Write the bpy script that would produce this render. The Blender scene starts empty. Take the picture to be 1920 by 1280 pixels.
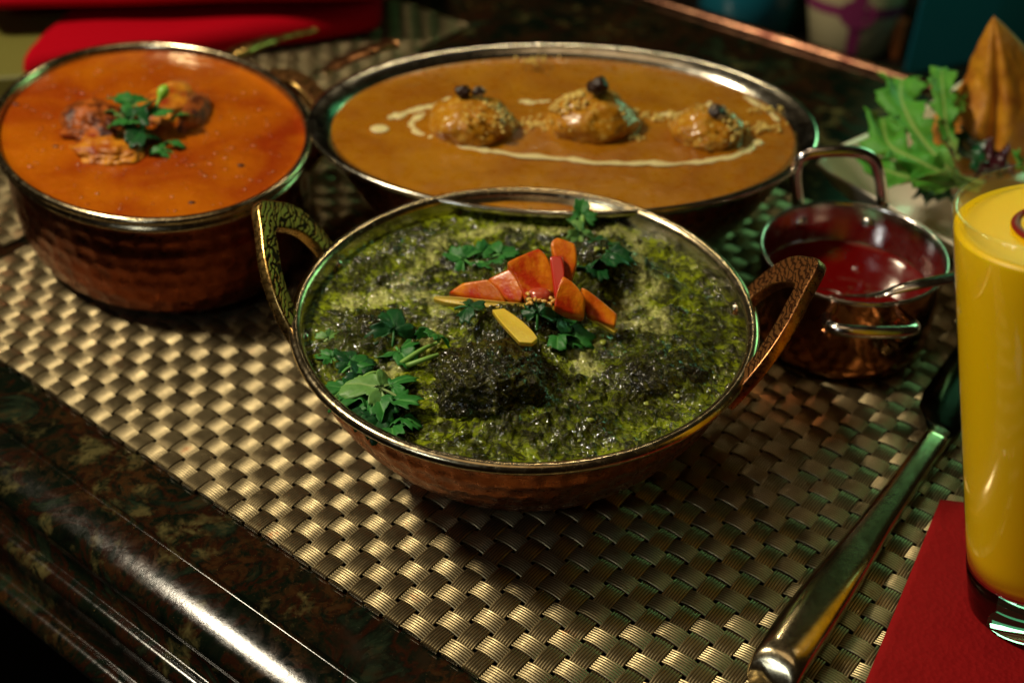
import bpy, bmesh, math, random
import numpy as np
from mathutils import Vector, Matrix, noise as mnoise
R = math.radians
S = 0.01                                   # everything below is laid out in centimetres
scene = bpy.context.scene
COL = scene.collection

# ------------------------------------------------------------------ camera, world, lamps, exposure
CELL = .65                                 # one step of the placemat weave
F_PX, PITCH, ROLL, CAM_H = 2400., 0.6627, 0.0199, 39.778*CELL
cam_d = bpy.data.cameras.new('camera'); cam = bpy.data.objects.new('camera', cam_d); COL.objects.link(cam)
cam_d.sensor_width = 36; cam_d.lens = F_PX/1920*36
cam_d.clip_start = .01; cam_d.clip_end = 60
cam.location = (0, 0, CAM_H*S)
cam.rotation_mode = 'QUATERNION'
cam.rotation_quaternion = (Matrix.Rotation(math.pi/2-PITCH, 3, 'X') @ Matrix.Rotation(ROLL, 3, 'Z')).to_quaternion()
scene.camera = cam
def depth(x, y, z): return y*math.cos(PITCH)+(CAM_H-z)*math.sin(PITCH)
cam_d.dof.use_dof = True
cam_d.dof.focus_distance = depth(0, 25.0, 4.5)*S
cam_d.dof.aperture_fstop = 9.5

w = bpy.data.worlds.new('World'); scene.world = w; w.use_nodes = True
bg = w.node_tree.nodes['Background']; bg.inputs[0].default_value = (.9, .55, .25, 1); bg.inputs[1].default_value = .010

def lamp(name, loc, target, size, power, color, sy=None):
    l = bpy.data.lights.new(name, 'AREA'); o = bpy.data.objects.new(name, l); COL.objects.link(o)
    l.energy = power; l.color = color; l.shape = 'RECTANGLE' if sy else 'DISK'; l.size = size*S
    if sy: l.size_y = sy*S
    o.location = Vector(loc)*S
    o.rotation_euler = (Vector(target)-Vector(loc)).to_track_quat('-Z', 'Y').to_euler()
    return o
lamp('key_lamp', (-46, 36, 64), (0, 27, 0), 12, 5.6, (1, .87, .64))
lamp('green_light', (36, 66, 19), (6, 30, 1), 20, .32, (.36, 1., .50), 10)  # green area light from the back right, source out of view
lamp('overhead_fill', (-10, 20, 120), (0, 30, 0), 60, .7, (1, .72, .42))  # dim warm fill added overhead, no actual fitting
lamp('knife_end_fill', (-33, -8, 36), (6, 19, 0), 9, .30, (.85, .95, 1.))  # added cool fill, aimed so the knife's end face reflects it
lamp('sparkle_fill', (3, 72, 47), (0, 29, 4), 3, .17, (1, .84, .56))  # small lamp added behind to put sparkles on the spinach curry
lamp('green_rim_panel', (44, 92, 36), (0, 38, 4), 36, .07, (.16, 1., .42), 20)  # unseen green panel added for the dish rims to reflect
scene.view_settings.view_transform = 'Standard'; scene.view_settings.look = 'None'
scene.view_settings.exposure = 0; scene.view_settings.gamma = 1
scene.render.resolution_x = 1024; scene.render.resolution_y = 682
scene.render.engine = 'CYCLES'
scene.cycles.max_bounces = 10; scene.cycles.transmission_bounces = 8; scene.cycles.caustics_refractive = False

# ------------------------------------------------------------------ layout: where a sight line meets a plane of the scene
def _ray(x, y):
    dx, dy = x-960, y-640; c, s = math.cos(ROLL), math.sin(ROLL)
    u, v = (dx*c+dy*s)/F_PX, -(-dx*s+dy*c)/F_PX
    return np.array([u, math.cos(PITCH)+v*math.sin(PITCH), -math.sin(PITCH)+v*math.cos(PITCH)])
def at(x, y, z=0.):
    D = _ray(x, y); return np.array([0, 0, CAM_H])+D*((z-CAM_H)/D[2])
def aty(x, y, Y):
    D = _ray(x, y); return np.array([0, 0, CAM_H])+D*(Y/D[1])
ANG = -0.6532
A = np.array([math.cos(ANG), math.sin(ANG)]); B = np.array([-A[1], A[0]])
O = np.array([1.4221*CELL, 33.4945*CELL])
def lat(i, j, z=0): p = O+CELL*(i*A+j*B); return np.array([p[0], p[1], z])

# ------------------------------------------------------------------ mesh helpers
def mesh(name, V, Fc, m, smooth=True):
    me = bpy.data.meshes.new(name); me.from_pydata((np.asarray(V, float)*S).tolist(), [], [tuple(map(int, f)) for f in Fc])
    if m: me.materials.append(m)
    if smooth: me.polygons.foreach_set('use_smooth', [True]*len(me.polygons))
    me.update(); return me
def origin(o):
    p = Vector((0, 0, 0))
    while o: p += o.location; o = o.parent
    return p/S
def obj(name, V, Fc, m, parent=None, smooth=True, base=None):
    V = np.asarray(V, float)
    b = np.array(base if base is not None else (origin(parent) if parent else (V[:, 0].mean(), V[:, 1].mean(), V[:, 2].min())))
    o = bpy.data.objects.new(name, mesh(name, V-b, Fc, m, smooth)); COL.objects.link(o)
    if parent: o.parent = parent
    else: o.location = Vector(b)*S
    return o
def tag(o, label=None, cat=None, group=None, kind=None):
    for k, v in (('label', label), ('category', cat), ('group', group), ('kind', kind)):
        if v: o[k] = v
    return o
def thing(name, loc, label, cat, group=None):
    o = bpy.data.objects.new(name, None); COL.objects.link(o); o.location = Vector(loc)*S
    o.empty_display_size = .01; return tag(o, label, cat, group)
def bevel(o, w_, seg=2, sub=0):
    if w_:
        b = o.modifiers.new('bevel', 'BEVEL'); b.width = w_*S; b.segments = seg; b.limit_method = 'ANGLE'
    if sub:
        s = o.modifiers.new('sub', 'SUBSURF'); s.levels = sub; s.render_levels = sub
    return o
def solid(o, t, off=-1):
    s = o.modifiers.new('solid', 'SOLIDIFY'); s.thickness = t*S; s.offset = off; return o
def grid(nu, nv, closeu=False, closev=False, off=0):
    F_ = []
    for i in range(nu if closeu else nu-1):
        for j in range(nv if closev else nv-1):
            a = i*nv+j; b = ((i+1) % nu)*nv+j; c = ((i+1) % nu)*nv+(j+1) % nv; d = i*nv+(j+1) % nv
            F_.append((a+off, b+off, c+off, d+off))
    return F_
def lathe(c, prof, n=96, ex=1., ey=1., rot=0., dr=None):
    """prof (r,z) list swept about c; ex, ey stretch, rot turns"""
    V = []
    ca, sa = math.cos(rot), math.sin(rot)
    for k in range(n):
        t = 2*math.pi*k/n
        for i, (r, z) in enumerate(prof):
            rr = r+(dr(t, i) if dr else 0)
            x, y = rr*ex*math.cos(t), rr*ey*math.sin(t)
            V.append((c[0]+x*ca-y*sa, c[1]+x*sa+y*ca, c[2]+z))
    return V, grid(n, len(prof), closeu=True)
def smoothpath(P, n=8, closed=False):
    P = [np.array(p, float) for p in P]; out = []
    m = len(P)
    for i in range(m if closed else m-1):
        p0 = P[(i-1) % m] if (closed or i > 0) else P[0]*2-P[1]
        p1, p2 = P[i], P[(i+1) % m]
        p3 = P[(i+2) % m] if (closed or i+2 < m) else P[-1]*2-P[-2]
        for k in range(n):
            t = k/n
            out.append(.5*((2*p1)+(-p0+p2)*t+(2*p0-5*p1+4*p2-p3)*t*t+(-p0+3*p1-3*p2+p3)*t**3))
    if not closed: out.append(P[-1])
    return np.array(out)
def tube(P, r, n=12, closed=False, up=(0, 0, 1), flat=1., caps=True):
    P = np.asarray(P, float); m = len(P); V = []
    r = np.broadcast_to(np.asarray(r, float), (m,))
    for i in range(m):
        a = P[(i+1) % m] if (closed or i < m-1) else P[i]; b = P[i-1] if (closed or i > 0) else P[i]
        t = a-b; t = t/np.linalg.norm(t)
        s = np.cross(t, up); s = s/(np.linalg.norm(s)+1e-9); w_ = np.cross(s, t)
        for k in range(n):
            q = 2*math.pi*k/n
            V.append(P[i]+r[i]*(math.cos(q)*s+flat*math.sin(q)*w_))
    F_ = grid(m, n, closeu=closed, closev=True)
    if not closed and caps:
        F_ += [tuple(range(n))[::-1], tuple((m-1)*n+k for k in range(n))]
    return V, F_
def rbox(x0, x1, y0, y1, z0, z1):
    V = [(x, y, z) for x in (x0, x1) for y in (y0, y1) for z in (z0, z1)]
    return V, [(0, 1, 3, 2), (4, 6, 7, 5), (0, 4, 5, 1), (2, 3, 7, 6), (0, 2, 6, 4), (1, 5, 7, 3)]
def join(*parts):
    V = []; F_ = []
    for v, f in parts:
        o = len(V); V += [tuple(p) for p in v]; F_ += [tuple(i+o for i in q) for q in f]
    return V, F_
# value noise for height fields
_rs = np.random.RandomState(7); _T = _rs.rand(256, 256)
def vn(x, y):
    xi = np.floor(x).astype(int); yi = np.floor(y).astype(int); fx = x-xi; fy = y-yi
    fx = fx*fx*(3-2*fx); fy = fy*fy*(3-2*fy)
    g = lambda a, b: _T[a % 256, b % 256]
    return (g(xi, yi)*(1-fx)+g(xi+1, yi)*fx)*(1-fy)+(g(xi, yi+1)*(1-fx)+g(xi+1, yi+1)*fx)*fy
def fbm(x, y, o=4, k=.5):
    s = 0; a = 1; n = 0
    for i in range(o):
        s = s+a*vn(x*2**i+17.3*i, y*2**i+9.1*i); n += a; a *= k
    return s/n
def disc_grid(cx, cy, ra, rb, rot, step):
    n = int(2*math.pi*max(ra, rb)/step); m = int(max(ra, rb)/step)
    t = np.linspace(0, 2*np.pi, n, endpoint=False)[:, None]; q = np.linspace(0, 1, m+1)[1:][None]
    X = ra*q*np.cos(t); Y = rb*q*np.sin(t); c, s = math.cos(rot), math.sin(rot)
    x = (cx+X*c-Y*s).ravel(); y = (cy+X*s+Y*c).ravel()
    x = np.append(x, cx); y = np.append(y, cy); qq = np.append(np.broadcast_to(q, X.shape).ravel(), 0)
    F_ = grid(n, m, closeu=True); k = n*m
    F_ += [(i*m, ((i+1) % n)*m, k)[::-1] for i in range(n)]
    F_ = [f[::-1] for f in F_]
    return x, y, qq, F_

# ------------------------------------------------------------------ materials
def mat(name, col=(.5, .5, .5), rough=.5, metal=0., **kw):
    m = bpy.data.materials.new(name); m.use_nodes = True
    b = m.node_tree.nodes['Principled BSDF']
    b.inputs['Base Color'].default_value = (*col, 1); b.inputs['Roughness'].default_value = rough; b.inputs['Metallic'].default_value = metal
    for k, v in kw.items():
        b.inputs[k.replace('_', ' ')].default_value = v
    return m
class N:
    """short way to wire nodes"""
    def __init__(s, m): s.t = m.node_tree; s.n = s.t.nodes; s.b = s.n['Principled BSDF']; s.tc = s.n.new('ShaderNodeTexCoord')
    def lk(s, a, b): s.t.links.new(a, b)
    def mp(s, scale=(1, 1, 1), rot=(0, 0, 0)):
        m = s.n.new('ShaderNodeMapping'); s.lk(s.tc.outputs['Object'], m.inputs[0])
        m.inputs['Scale'].default_value = [100*q for q in scale]; m.inputs['Rotation'].default_value = rot; return m.outputs[0]
    def noise(s, vec, sc, det=3, rough=.5, dist=0):
        n = s.n.new('ShaderNodeTexNoise'); s.lk(vec, n.inputs['Vector']); n.inputs['Scale'].default_value = sc
        n.inputs['Detail'].default_value = det; n.inputs['Roughness'].default_value = rough; n.inputs['Distortion'].default_value = dist
        return n.outputs['Fac']
    def voro(s, vec, sc, feat='F1', out='Distance', rnd=1.):
        n = s.n.new('ShaderNodeTexVoronoi'); s.lk(vec, n.inputs['Vector']); n.inputs['Scale'].default_value = sc; n.feature = feat
        n.inputs['Randomness'].default_value = rnd
        return n.outputs[out]
    def wave(s, vec, sc, dist=0, det=2, dsc=1, prof='SIN', dirn='X'):
        n = s.n.new('ShaderNodeTexWave'); s.lk(vec, n.inputs['Vector']); n.inputs['Scale'].default_value = sc
        n.inputs['Distortion'].default_value = dist; n.inputs['Detail'].default_value = det; n.inputs['Detail Scale'].default_value = dsc
        n.wave_profile = prof; n.bands_direction = dirn; return n.outputs['Fac']
    def ramp(s, fac, stops, interp='LINEAR'):
        r = s.n.new('ShaderNodeValToRGB'); s.lk(fac, r.inputs[0]); e = r.color_ramp; e.interpolation = interp
        while len(e.elements) < len(stops): e.elements.new(.5)
        for el, (p, c) in zip(e.elements, stops):
            el.position = p; el.color = (*c, 1) if hasattr(c, '__len__') else (c, c, c, 1)
        return r.outputs[0]
    def mix(s, fac, a, b, mode='MIX'):
        m = s.n.new('ShaderNodeMix'); m.data_type = 'RGBA'; m.blend_type = mode
        for sock, v in ((m.inputs[0], fac), (m.inputs[6], a), (m.inputs[7], b)):
            if hasattr(v, 'is_linked'): s.lk(v, sock)
            else: sock.default_value = (*v, 1) if hasattr(v, '__len__') else v
        return m.outputs[2]
    def math(s, op, a, b=0.):
        m = s.n.new('ShaderNodeMath'); m.operation = op
        for i, v in enumerate((a, b)):
            if hasattr(v, 'is_linked'): s.lk(v, m.inputs[i])
            else: m.inputs[i].default_value = v
        return m.outputs[0]
    def attr(s, name):
        a = s.n.new('ShaderNodeAttribute'); a.attribute_name = name; return a.outputs['Fac']
    def bump(s, h, dist, strength=1., prev=None):
        b = s.n.new('ShaderNodeBump'); s.lk(h, b.inputs['Height']); b.inputs['Distance'].default_value = dist*S; b.inputs['Strength'].default_value = strength
        if prev: s.lk(prev, b.inputs['Normal'])
        s.lk(b.outputs[0], s.b.inputs['Normal']); return b.outputs[0]
    def set(s, sock, v): s.lk(v, s.b.inputs[sock])

# brown-gold woven vinyl
RIBS, STRAND_W = 7, .555
M_weave = mat('woven_vinyl', (.30, .21, .09), .34, .88); n = N(M_weave)
v = n.mp(); gp = n.n.new('ShaderNodeNewGeometry'); gm = n.n.new('ShaderNodeMapping'); n.lk(gp.outputs['Position'], gm.inputs[0]); gm.inputs['Scale'].default_value = (100, 100, 100)
gv = gm.outputs[0]
base = n.mix(n.noise(gv, 1.3, 4), (.155, .118, .056), (.42, .34, .185))
sx = n.n.new('ShaderNodeSeparateXYZ'); n.lk(n.tc.outputs['Object'], sx.inputs[0])
fr = n.math('FRACT', n.math('ADD', n.math('MULTIPLY', sx.outputs['Y'], 100*RIBS/STRAND_W), 50.5))
gro = n.ramp(n.math('ABSOLUTE', n.math('SUBTRACT', fr, .5)), [(.30, 0.), (.46, 1.)])  # rib grooves darkened in the colour so the ribs show
stain = n.ramp(n.noise(gv, .55, 6, .65, .4), [(.64, 0.), (.70, .75)])
stain2 = n.ramp(n.noise(gv, 3.5, 4, .7, .4), [(.70, 0.), (.76, .8)])
base = n.mix(stain, base, (.20, .07, .022)); base = n.mix(n.math('MULTIPLY', stain2, .6), base, (.10, .045, .012))
n.set('Base Color', n.mix(gro, base, (.035, .022, .008)))
n.set('Roughness', n.ramp(n.noise(gv, 5, 4), [(.3, .30), (.75, .44)]))
n.bump(n.noise(v, 40, 2), .004, .5)
# granite
M_gran = mat('polished_granite', (.02, .015, .01), .07, 0, Specular_IOR_Level=.30); n = N(M_gran)
v = n.mp(); big = n.noise(v, .40, 6, .65, 1.4); fine = n.noise(v, 2.4, 7, .7, .9)
c1 = n.ramp(big, [(.32, (.0015, .002, .0015)), (.47, (.003, .006, .003)), (.52, (.018, .005, .002)), (.57, (.003, .005, .003)), (.66, (.012, .020, .010)), (.78, (.05, .034, .010))])
pat = n.ramp(n.noise(v, .62, 6, .6, .3), [(.575, 0.), (.66, .9)])
c2 = n.mix(n.math('MULTIPLY', n.ramp(fine, [(.46, 0.), (.60, 1.)]), n.ramp(n.noise(v, .33, 4), [(.45, .05), (.62, 1.)])), c1, (.034, .014, .004))
c3 = n.mix(n.math('MULTIPLY', pat, n.ramp(fine, [(.38, 0.), (.56, 1.)])), c2, (.085, .070, .024))
sp = n.ramp(n.noise(v, 20, 3, .7), [(.67, 0.), (.76, .7)])
n.set('Base Color', n.mix(sp, c3, (.28, .17, .06)))
n.set('Roughness', n.ramp(fine, [(.35, .10), (.75, .22)]))
n.bump(n.noise(v, 9, 5, .65), .004, .5)
# metals
def metal(name, col, rough, bscale=8, bd=.01, brush=None, dark=None):
    m = mat(name, col, rough, 1.); n = N(m); v = n.mp()
    f = n.noise(v, bscale, 5, .65)
    n.set('Roughness', n.ramp(f, [(.25, max(.04, rough*.6)), (.8, min(1, rough*1.7))]))
    if dark: n.set('Base Color', n.mix(n.ramp(n.noise(v, bscale*.45, 5, .7), [(.4, 0.), (.7, 1.)]), col, dark))
    n.bump(n.noise(v, bscale*2.2, 3), bd, .5)
    return m
M_steel = metal('bowl_steel', (.62, .58, .48), .17, 3, .004, dark=(.42, .37, .26))
M_rim = metal('worn_rim_steel', (.60, .50, .32), .20, 5, .006, dark=(.34, .25, .12))
M_pansteel = metal('pan_steel', (.62, .56, .50), .16, 3, .004)
M_knife = metal('cutlery_steel', (.66, .56, .36), .20, 5, .004, dark=(.42, .33, .17))
n = N(M_knife); n.set('Roughness', n.ramp(n.noise(n.mp(), 9, 5, .7), [(.3, .14), (.75, .27)])); n.bump(n.noise(n.mp((1.2, 14, 4), (0, 0, .7)), 2.5, 4), .0012, .5)
M_blade = mat('blade_dark_reflection', (.05, .07, .055), .2, 1.)  # dark green reflection put into the blade's base colour
M_copper = metal('hammered_copper', (.46, .14, .045), .27, 4, .02, dark=(.17, .045, .018))
M_potcopper = metal('dark_pot_copper', (.24, .055, .018), .30, 4, .02, dark=(.09, .018, .008))
n = N(M_potcopper)
M_brass = metal('brass', (.62, .40, .12), .25, 6, .01, dark=(.38, .20, .06))
# engraved brass
def engraved(name, hi, lo):
    m = mat(name, hi, .3, 1.); n = N(m); v = n.mp()
    w1 = n.wave(v, 3.0, 9., 2, .9); e = n.ramp(w1, [(.16, 0.), (.34, 1.)])
    w2 = n.wave(n.mp((1, 1, 1), (.5, .9, .7)), 1.3, 8., 1, 1.3); e2 = n.ramp(w2, [(.06, 0.), (.16, 1.)])
    h = n.math('MULTIPLY', e, e2)
    n.set('Base Color', n.mix(h, lo, hi)); n.set('Roughness', n.ramp(h, [(0., .65), (1., .42)])); n.bump(h, .05, .9)
    return m
M_engL = engraved('engraved_brass', (.20, .095, .016), (.020, .008, .002))
M_engR = engraved('engraved_bronze', (.50, .22, .07), (.06, .02, .008))
M_bronze = metal('bronze_edge', (.42, .19, .07), .28, 8, .01, dark=(.2, .07, .03))

def sauce(name, c_a, c_b, fleck, rough=.22, sss=.1, fl=(.70, .76)):
    m = mat(name, c_a, rough, 0, Coat_Weight=.25, Coat_Roughness=.12); n = N(m); v = n.mp()
    a = n.mix(n.ramp(n.noise(v, .35, 4, .6, .6), [(.35, 0.), (.68, 1.)]), c_a, c_b)
    a = n.mix(n.ramp(n.noise(v, 5.5, 4, .6), [(fl[0], 0.), (fl[1], .85)]), a, fleck)
    n.set('Base Color', a); n.set('Roughness', n.ramp(n.noise(v, 3, 4), [(.3, rough*.7), (.8, rough*1.5)]))
    h = n.noise(v, 1.3, 5, .55); b1 = n.bump(h, .09, .5); n.bump(n.noise(v, 12, 3), .010, .5, b1)
    n.b.inputs['Subsurface Weight'].default_value = sss; n.b.inputs['Subsurface Radius'].default_value = (.004, .002, .001)
    return m
M_orange = sauce('tomato_cream_sauce', (.44, .110, .002), (.26, .028, .002), (.10, .012, .002))
M_gold = sauce('golden_cream_sauce', (.38, .155, .004), (.27, .085, .0025), (.09, .026, .003), .30)
M_cream = mat('cream', (.76, .60, .26), .35, 0, Subsurface_Weight=.1)
M_leaf = mat('coriander_leaf', (.03, .16, .03), .5, 0, Specular_IOR_Level=.3); n = N(M_leaf); v = n.mp()
n.set('Base Color', n.mix(n.noise(v, 1.6, 4), (.010, .085, .014), (.035, .21, .028)))
n.bump(n.noise(v, 6, 4), .03, .6)
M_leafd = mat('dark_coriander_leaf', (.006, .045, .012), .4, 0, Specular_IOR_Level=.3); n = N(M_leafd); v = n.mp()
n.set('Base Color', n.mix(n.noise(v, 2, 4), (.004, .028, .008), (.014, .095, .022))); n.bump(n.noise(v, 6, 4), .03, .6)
M_leafp = mat('pale_coriander_leaf', (.10, .30, .07), .5); n = N(M_leafp); v = n.mp()
n.set('Base Color', n.mix(n.noise(v, 2.5, 5), (.06, .20, .035), (.17, .33, .07))); n.bump(n.noise(v, 6, 4), .03, .6)
for m_, vc in ((M_leaf, (.10, .32, .06)), (M_leafd, (.02, .12, .02)), (M_leafp, (.30, .42, .14))):
    n = N(m_); src = n.b.inputs['Base Color'].links[0].from_socket; n.set('Base Color', n.mix(n.attr('vein'), src, vc))
M_stem = mat('green_stem', (.22, .42, .08), .4)
M_lime = mat('bright_green_stalk', (.25, .50, .03), .4)
M_dark = mat('raisin', (.025, .008, .003), .38, 0, Specular_IOR_Level=.35)
M_white = mat('glazed_plate', (.84, .74, .56), .25, 0, Coat_Weight=.3)
M_clothred = mat('red_cloth', (.36, .0006, .007), .85, 0, Specular_IOR_Level=.05); n = N(M_clothred); v = n.mp()
n.bump(n.noise(v, 10, 4), .02, .5)
M_paper = mat('red_paper_napkin', (.46, .011, .012), .85, Specular_IOR_Level=.08); n = N(M_paper); v = n.mp()
n.set('Base Color', n.mix(n.noise(v, 1.2, 5, .6), (.20, .004, .005), (.29, .008, .008))); n.bump(n.voro(v, 7, 'F1'), .03, .7)

# ================================================================== THE TABLE
SH = -.24                                  # table top below the mat
J0 = -6.6*CELL; J1 = 53.6*CELL             # near and far arris
def table_profile():
    near = [(0, 0), (-.02, -.05), (-.03, -.14), (-.10, -.18)]
    s_, z_ = -.10, -.18
    for k in range(20):                    # broad sloping roll that turns down at its foot
        a = R(2+22*(k/10) if k < 10 else 24+9.5*(k-10)); d = .115 if k < 10 else .085
        s_ -= d*math.cos(a); z_ -= d*math.sin(a); near.append((s_, z_))
    near += [(s_, z_-.12), (s_-.02, z_-.20)]
    for k in range(11):
        t = -.5+k/10*math.pi*.95; near.append((-1.78-.34*math.sin(t), -2.20+.34*math.cos(t)))
    near += [(-1.95, -2.7), (-2.0, -3.2), (-2.1, -3.55)]
    for k in range(11):
        t = -.5+k/10*math.pi*.95; near.append((-2.35-.40*math.sin(t), -4.0+.40*math.cos(t)))
    near += [(-2.0, -4.6), (-.5, -4.7)]
    return near
pf = table_profile()
sec = [(J1-s*1.0, z) for s, z in pf[::-1]] + [(J0+s, z) for s, z in pf]
NI = 60; V = []; I0, I1 = -150*CELL, 70*CELL
for k in range(NI+1):
    i = I0+(I1-I0)*k/NI
    for s, z in sec:
        p = O+i*A+s*B; V.append((p[0], p[1], SH+z))
F_ = [f[::-1] for f in grid(NI+1, len(sec), closev=True)]
tbl = obj('table', V, F_, M_gran, base=(*lat(0, 20)[:2], SH-4))
tag(tbl, 'dark polished granite table top with rounded moulded edge under all the dishes', 'table')
bpy.context.view_layer.update()
for p in tbl.data.polygons:                # flat top stays flat
    if p.normal.z > .999: p.use_smooth = False
M_bead = metal('polished_edge_bead', (.20, .10, .055), .20, 2, .01, dark=(.05, .012, .010))
bp = [O+(I0+(I1-I0)*k/60)*A+(J1+.25)*B for k in range(61)]
vt, ft = tube([(p[0], p[1], SH+.02) for p in bp], .36, 14); obj('edge_bead', vt, ft, M_bead, tbl)
M_floor = mat('dark_floor', (.010, .008, .006), .5)
fl = obj('floor', [(-400, -300, -75), (400, -300, -75), (400, 600, -75), (-400, 600, -75)], [(0, 1, 2, 3)], M_floor, smooth=False); tag(fl, kind='structure')
M_wall = mat('dark_wall', (.012, .010, .007), .6)
wl = obj('wall', [(-400, 420, -75), (400, 420, -75), (400, 420, 220), (-400, 420, 220)], [(0, 1, 2, 3)], M_wall, smooth=False); tag(wl, kind='structure')

# ================================================================== PLACEMATS
def strand_mesh(name, ncell, phase, width=STRAND_W, rings=8, amp=.043):
    nr = RIBS; top = []
    for k in range(4*nr+1):
        x = -width/2+width*k/(4*nr); bow = .014*(1-(2*x/width)**2)
        top.append((x, .028+bow+(-.020, .008, .014, .008)[k % 4]))
    cs = top+[(width/2, -.028), (-width/2, -.028)]
    V = []; m = len(cs); n = int(ncell*rings)
    for q in range(n+1):
        s = q/rings; c_ = math.cos(math.pi*(s-.5)+phase*math.pi); z = amp*(1.35*c_-.35*c_**3)
        for x, h in cs: V.append((s*CELL, x, z+h))
    F_ = [f[::-1] for f in grid(n+1, m, closev=True)]
    F_ += [tuple(range(m)), tuple(n*m+k for k in range(m))[::-1]]
    return mesh(name, V, F_, M_weave)
def placemat(i0, i1, j0, j1, label, rot=0, rings=8):
    c = lat(i0, j0, SH+.10); root = thing('placemat', c, label, 'placemat', 'woven placemats on the granite table')
    root.rotation_euler.z = ANG+rot
    rs = random.Random(5)
    ni, nj = i1-i0, j1-j0
    ma = [strand_mesh('strand', ni, k, rings=rings) for k in (0, 1)]
    mb = [strand_mesh('strand', nj, k, rings=rings) for k in (0, 1)]
    for j in range(int(nj)):
        o = bpy.data.objects.new('strand', ma[j % 2]); COL.objects.link(o); o.parent = root
        o.location = (rs.uniform(-.03, .03)*S, (j+.5)*CELL*S, 0)
        o.rotation_euler.x = rs.uniform(-.02, .02)
    for i in range(int(ni)):
        o = bpy.data.objects.new('strand', mb[(i+1) % 2]); COL.objects.link(o); o.parent = root
        o.rotation_euler.z = math.pi/2
        o.location = ((i+.5)*CELL*S, rs.uniform(-.04, .04)*S, 0)
    return root
placemat(-38, 26, -4, 35, 'brown gold woven placemat under the copper bowls and the juice glass')
placemat(-104, -39, 4, 43, 'blurred brown woven placemat beyond the left pot, under the red cloth napkin', rot=-.03, rings=4)

# ================================================================== HANDLES
def ring_handle(name, parent, att1, att2, apex, m_face, m_edge, band=.85, thick=.36, label=None):
    """pointed arch of flat cast metal from att1 to att2 through apex"""
    a1, a2, ap = (np.array(q, float) for q in (att1, att2, apex))
    mid = (a1+a2)/2; tx = a2-a1; half = np.linalg.norm(tx)/2; tx /= 2*half
    oy = ap-mid; oy -= tx*(oy@tx); H_ = np.linalg.norm(oy); oy /= H_; nz = np.cross(tx, oy)
    sk = (ap-mid)@tx
    def arch(hw, h, n=28, p=1.55):
        P = []
        for k in range(n+1):
            u = -1+2*k/n
            y = h*(1-abs(u)**2.2)**.62
            P.append((u*hw+sk*(y/H_), y))
        return np.array(P)
    t = np.linspace(-math.pi/2, math.pi/2, 41)
    def curve(hw, h):
        y = h*np.cos(t)**.80; x = hw*np.sin(t)*(1-.10*np.cos(t)**2)
        pk = h*.12*np.exp(-(t/.28)**2)
        return np.c_[x+sk*(y/H_), y+pk]
    Pout = curve(half+band*.35, H_*.93); Pin = curve(half-band*.62, H_*.93-band*1.05)
    V = []
    for po, pi in zip(Pout, Pin):
        for (q, dz) in ((po, thick/2), (po, -thick/2), (pi, -thick/2), (pi, thick/2)):
            V.append(mid+tx*q[0]+oy*q[1]+nz*dz)
    m_ = len(Pout)
    F_ = grid(m_, 4, closev=True)+[(0, 1, 2, 3)[::-1], tuple((m_-1)*4+k for k in range(4))]
    o = obj(name, V, F_, m_edge, parent, smooth=True)
    o.data.materials.append(m_face)
    for p in o.data.polygons:
        vs = [k % 4 for k in p.vertices]
        if len(p.vertices) == 4 and set(vs) in ({3, 0}, {1, 2}): p.material_index = 1
    bm = bmesh.new(); bm.from_mesh(o.data); bmesh.ops.recalc_face_normals(bm, faces=bm.faces); bm.to_mesh(o.data); bm.free()
    bevel(o, .06, 3)
    if label: o['label'] = label
    return o
def rivet(parent, p, nrm, r=.17, m=M_steel, name='rivet'):
    nrm = np.array(nrm, float); nrm /= np.linalg.norm(nrm)
    u = np.cross(nrm, (0, 0, 1)); u /= np.linalg.norm(u); w_ = np.cross(nrm, u); V = []
    for k in range(6):
        q = k/5*math.pi/2
        for s in range(16):
            a = s/16*2*math.pi; V.append(np.array(p)+nrm*r*.55*math.sin(q)+r*math.cos(q)*(math.cos(a)*u+math.sin(a)*w_))
    return obj(name, V, grid(6, 16, closev=True), m, parent)

# ================================================================== KARAHI WITH SPINACH CURRY
KC = np.array([.33, 28.9, 0.]); KR = 6.48; KH = 4.5
kar = thing('karahi_bowl', (KC[0], KC[1], 0), 'hammered copper bowl with two engraved brass handles holding green spinach curry', 'bowl')
hs = random.Random(3); jit = [[hs.uniform(.6, 1.2) for _ in range(64)] for _ in range(12)]; sh = [hs.uniform(0, 6.28) for _ in range(12)]
prof = [(0.01, .12), (3.0, .12), (3.5, .14)]
for k in range(46):
    t = k/45; r = 3.55+(6.22-3.55)*(1-(1-t)**1.75) if False else 3.55+2.68*math.sin(t*math.pi/2*.93)/math.sin(math.pi/2*.93)
    prof.append((r, .17+4.0*t**1.12))
def ham(t, i):
    if i < 3: return 0
    row = (i-3)/45*7.2; rr = int(row); fr = row-rr
    n_ = 58; a = (t+sh[rr % 12])/(2*math.pi)*n_; k = int(a) % n_; fa = a-int(a)
    d = ((fr-.5)**2+(fa-.5)**2)*4
    return -.055*jit[rr % 12][k]*max(0, 1-d*.8)
V, F_ = lathe(KC, prof, 720, dr=ham)
obj('body', V, F_, M_copper, kar)
rim = [(6.20, 4.05), (6.30, 4.10), (6.34, 4.16), (6.32, 4.22), (6.42, 4.24), (6.53, 4.30), (6.57, 4.40), (6.53, 4.50), (6.43, 4.55), (6.32, 4.54), (6.24, 4.48), (6.19, 4.38)]
for k in range(14):
    t = k/13; rim.append((6.16-2.6*t**1.8, 4.28-3.3*t))
V, F_ = lathe(KC, rim, 240)
obj('rim', V, F_, M_rim, kar)
inner = [(6.185, 4.37), (6.14, 4.2)]+[(6.10-2.6*(k/13)**1.8, 4.05-3.1*k/13) for k in range(14)]
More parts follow.
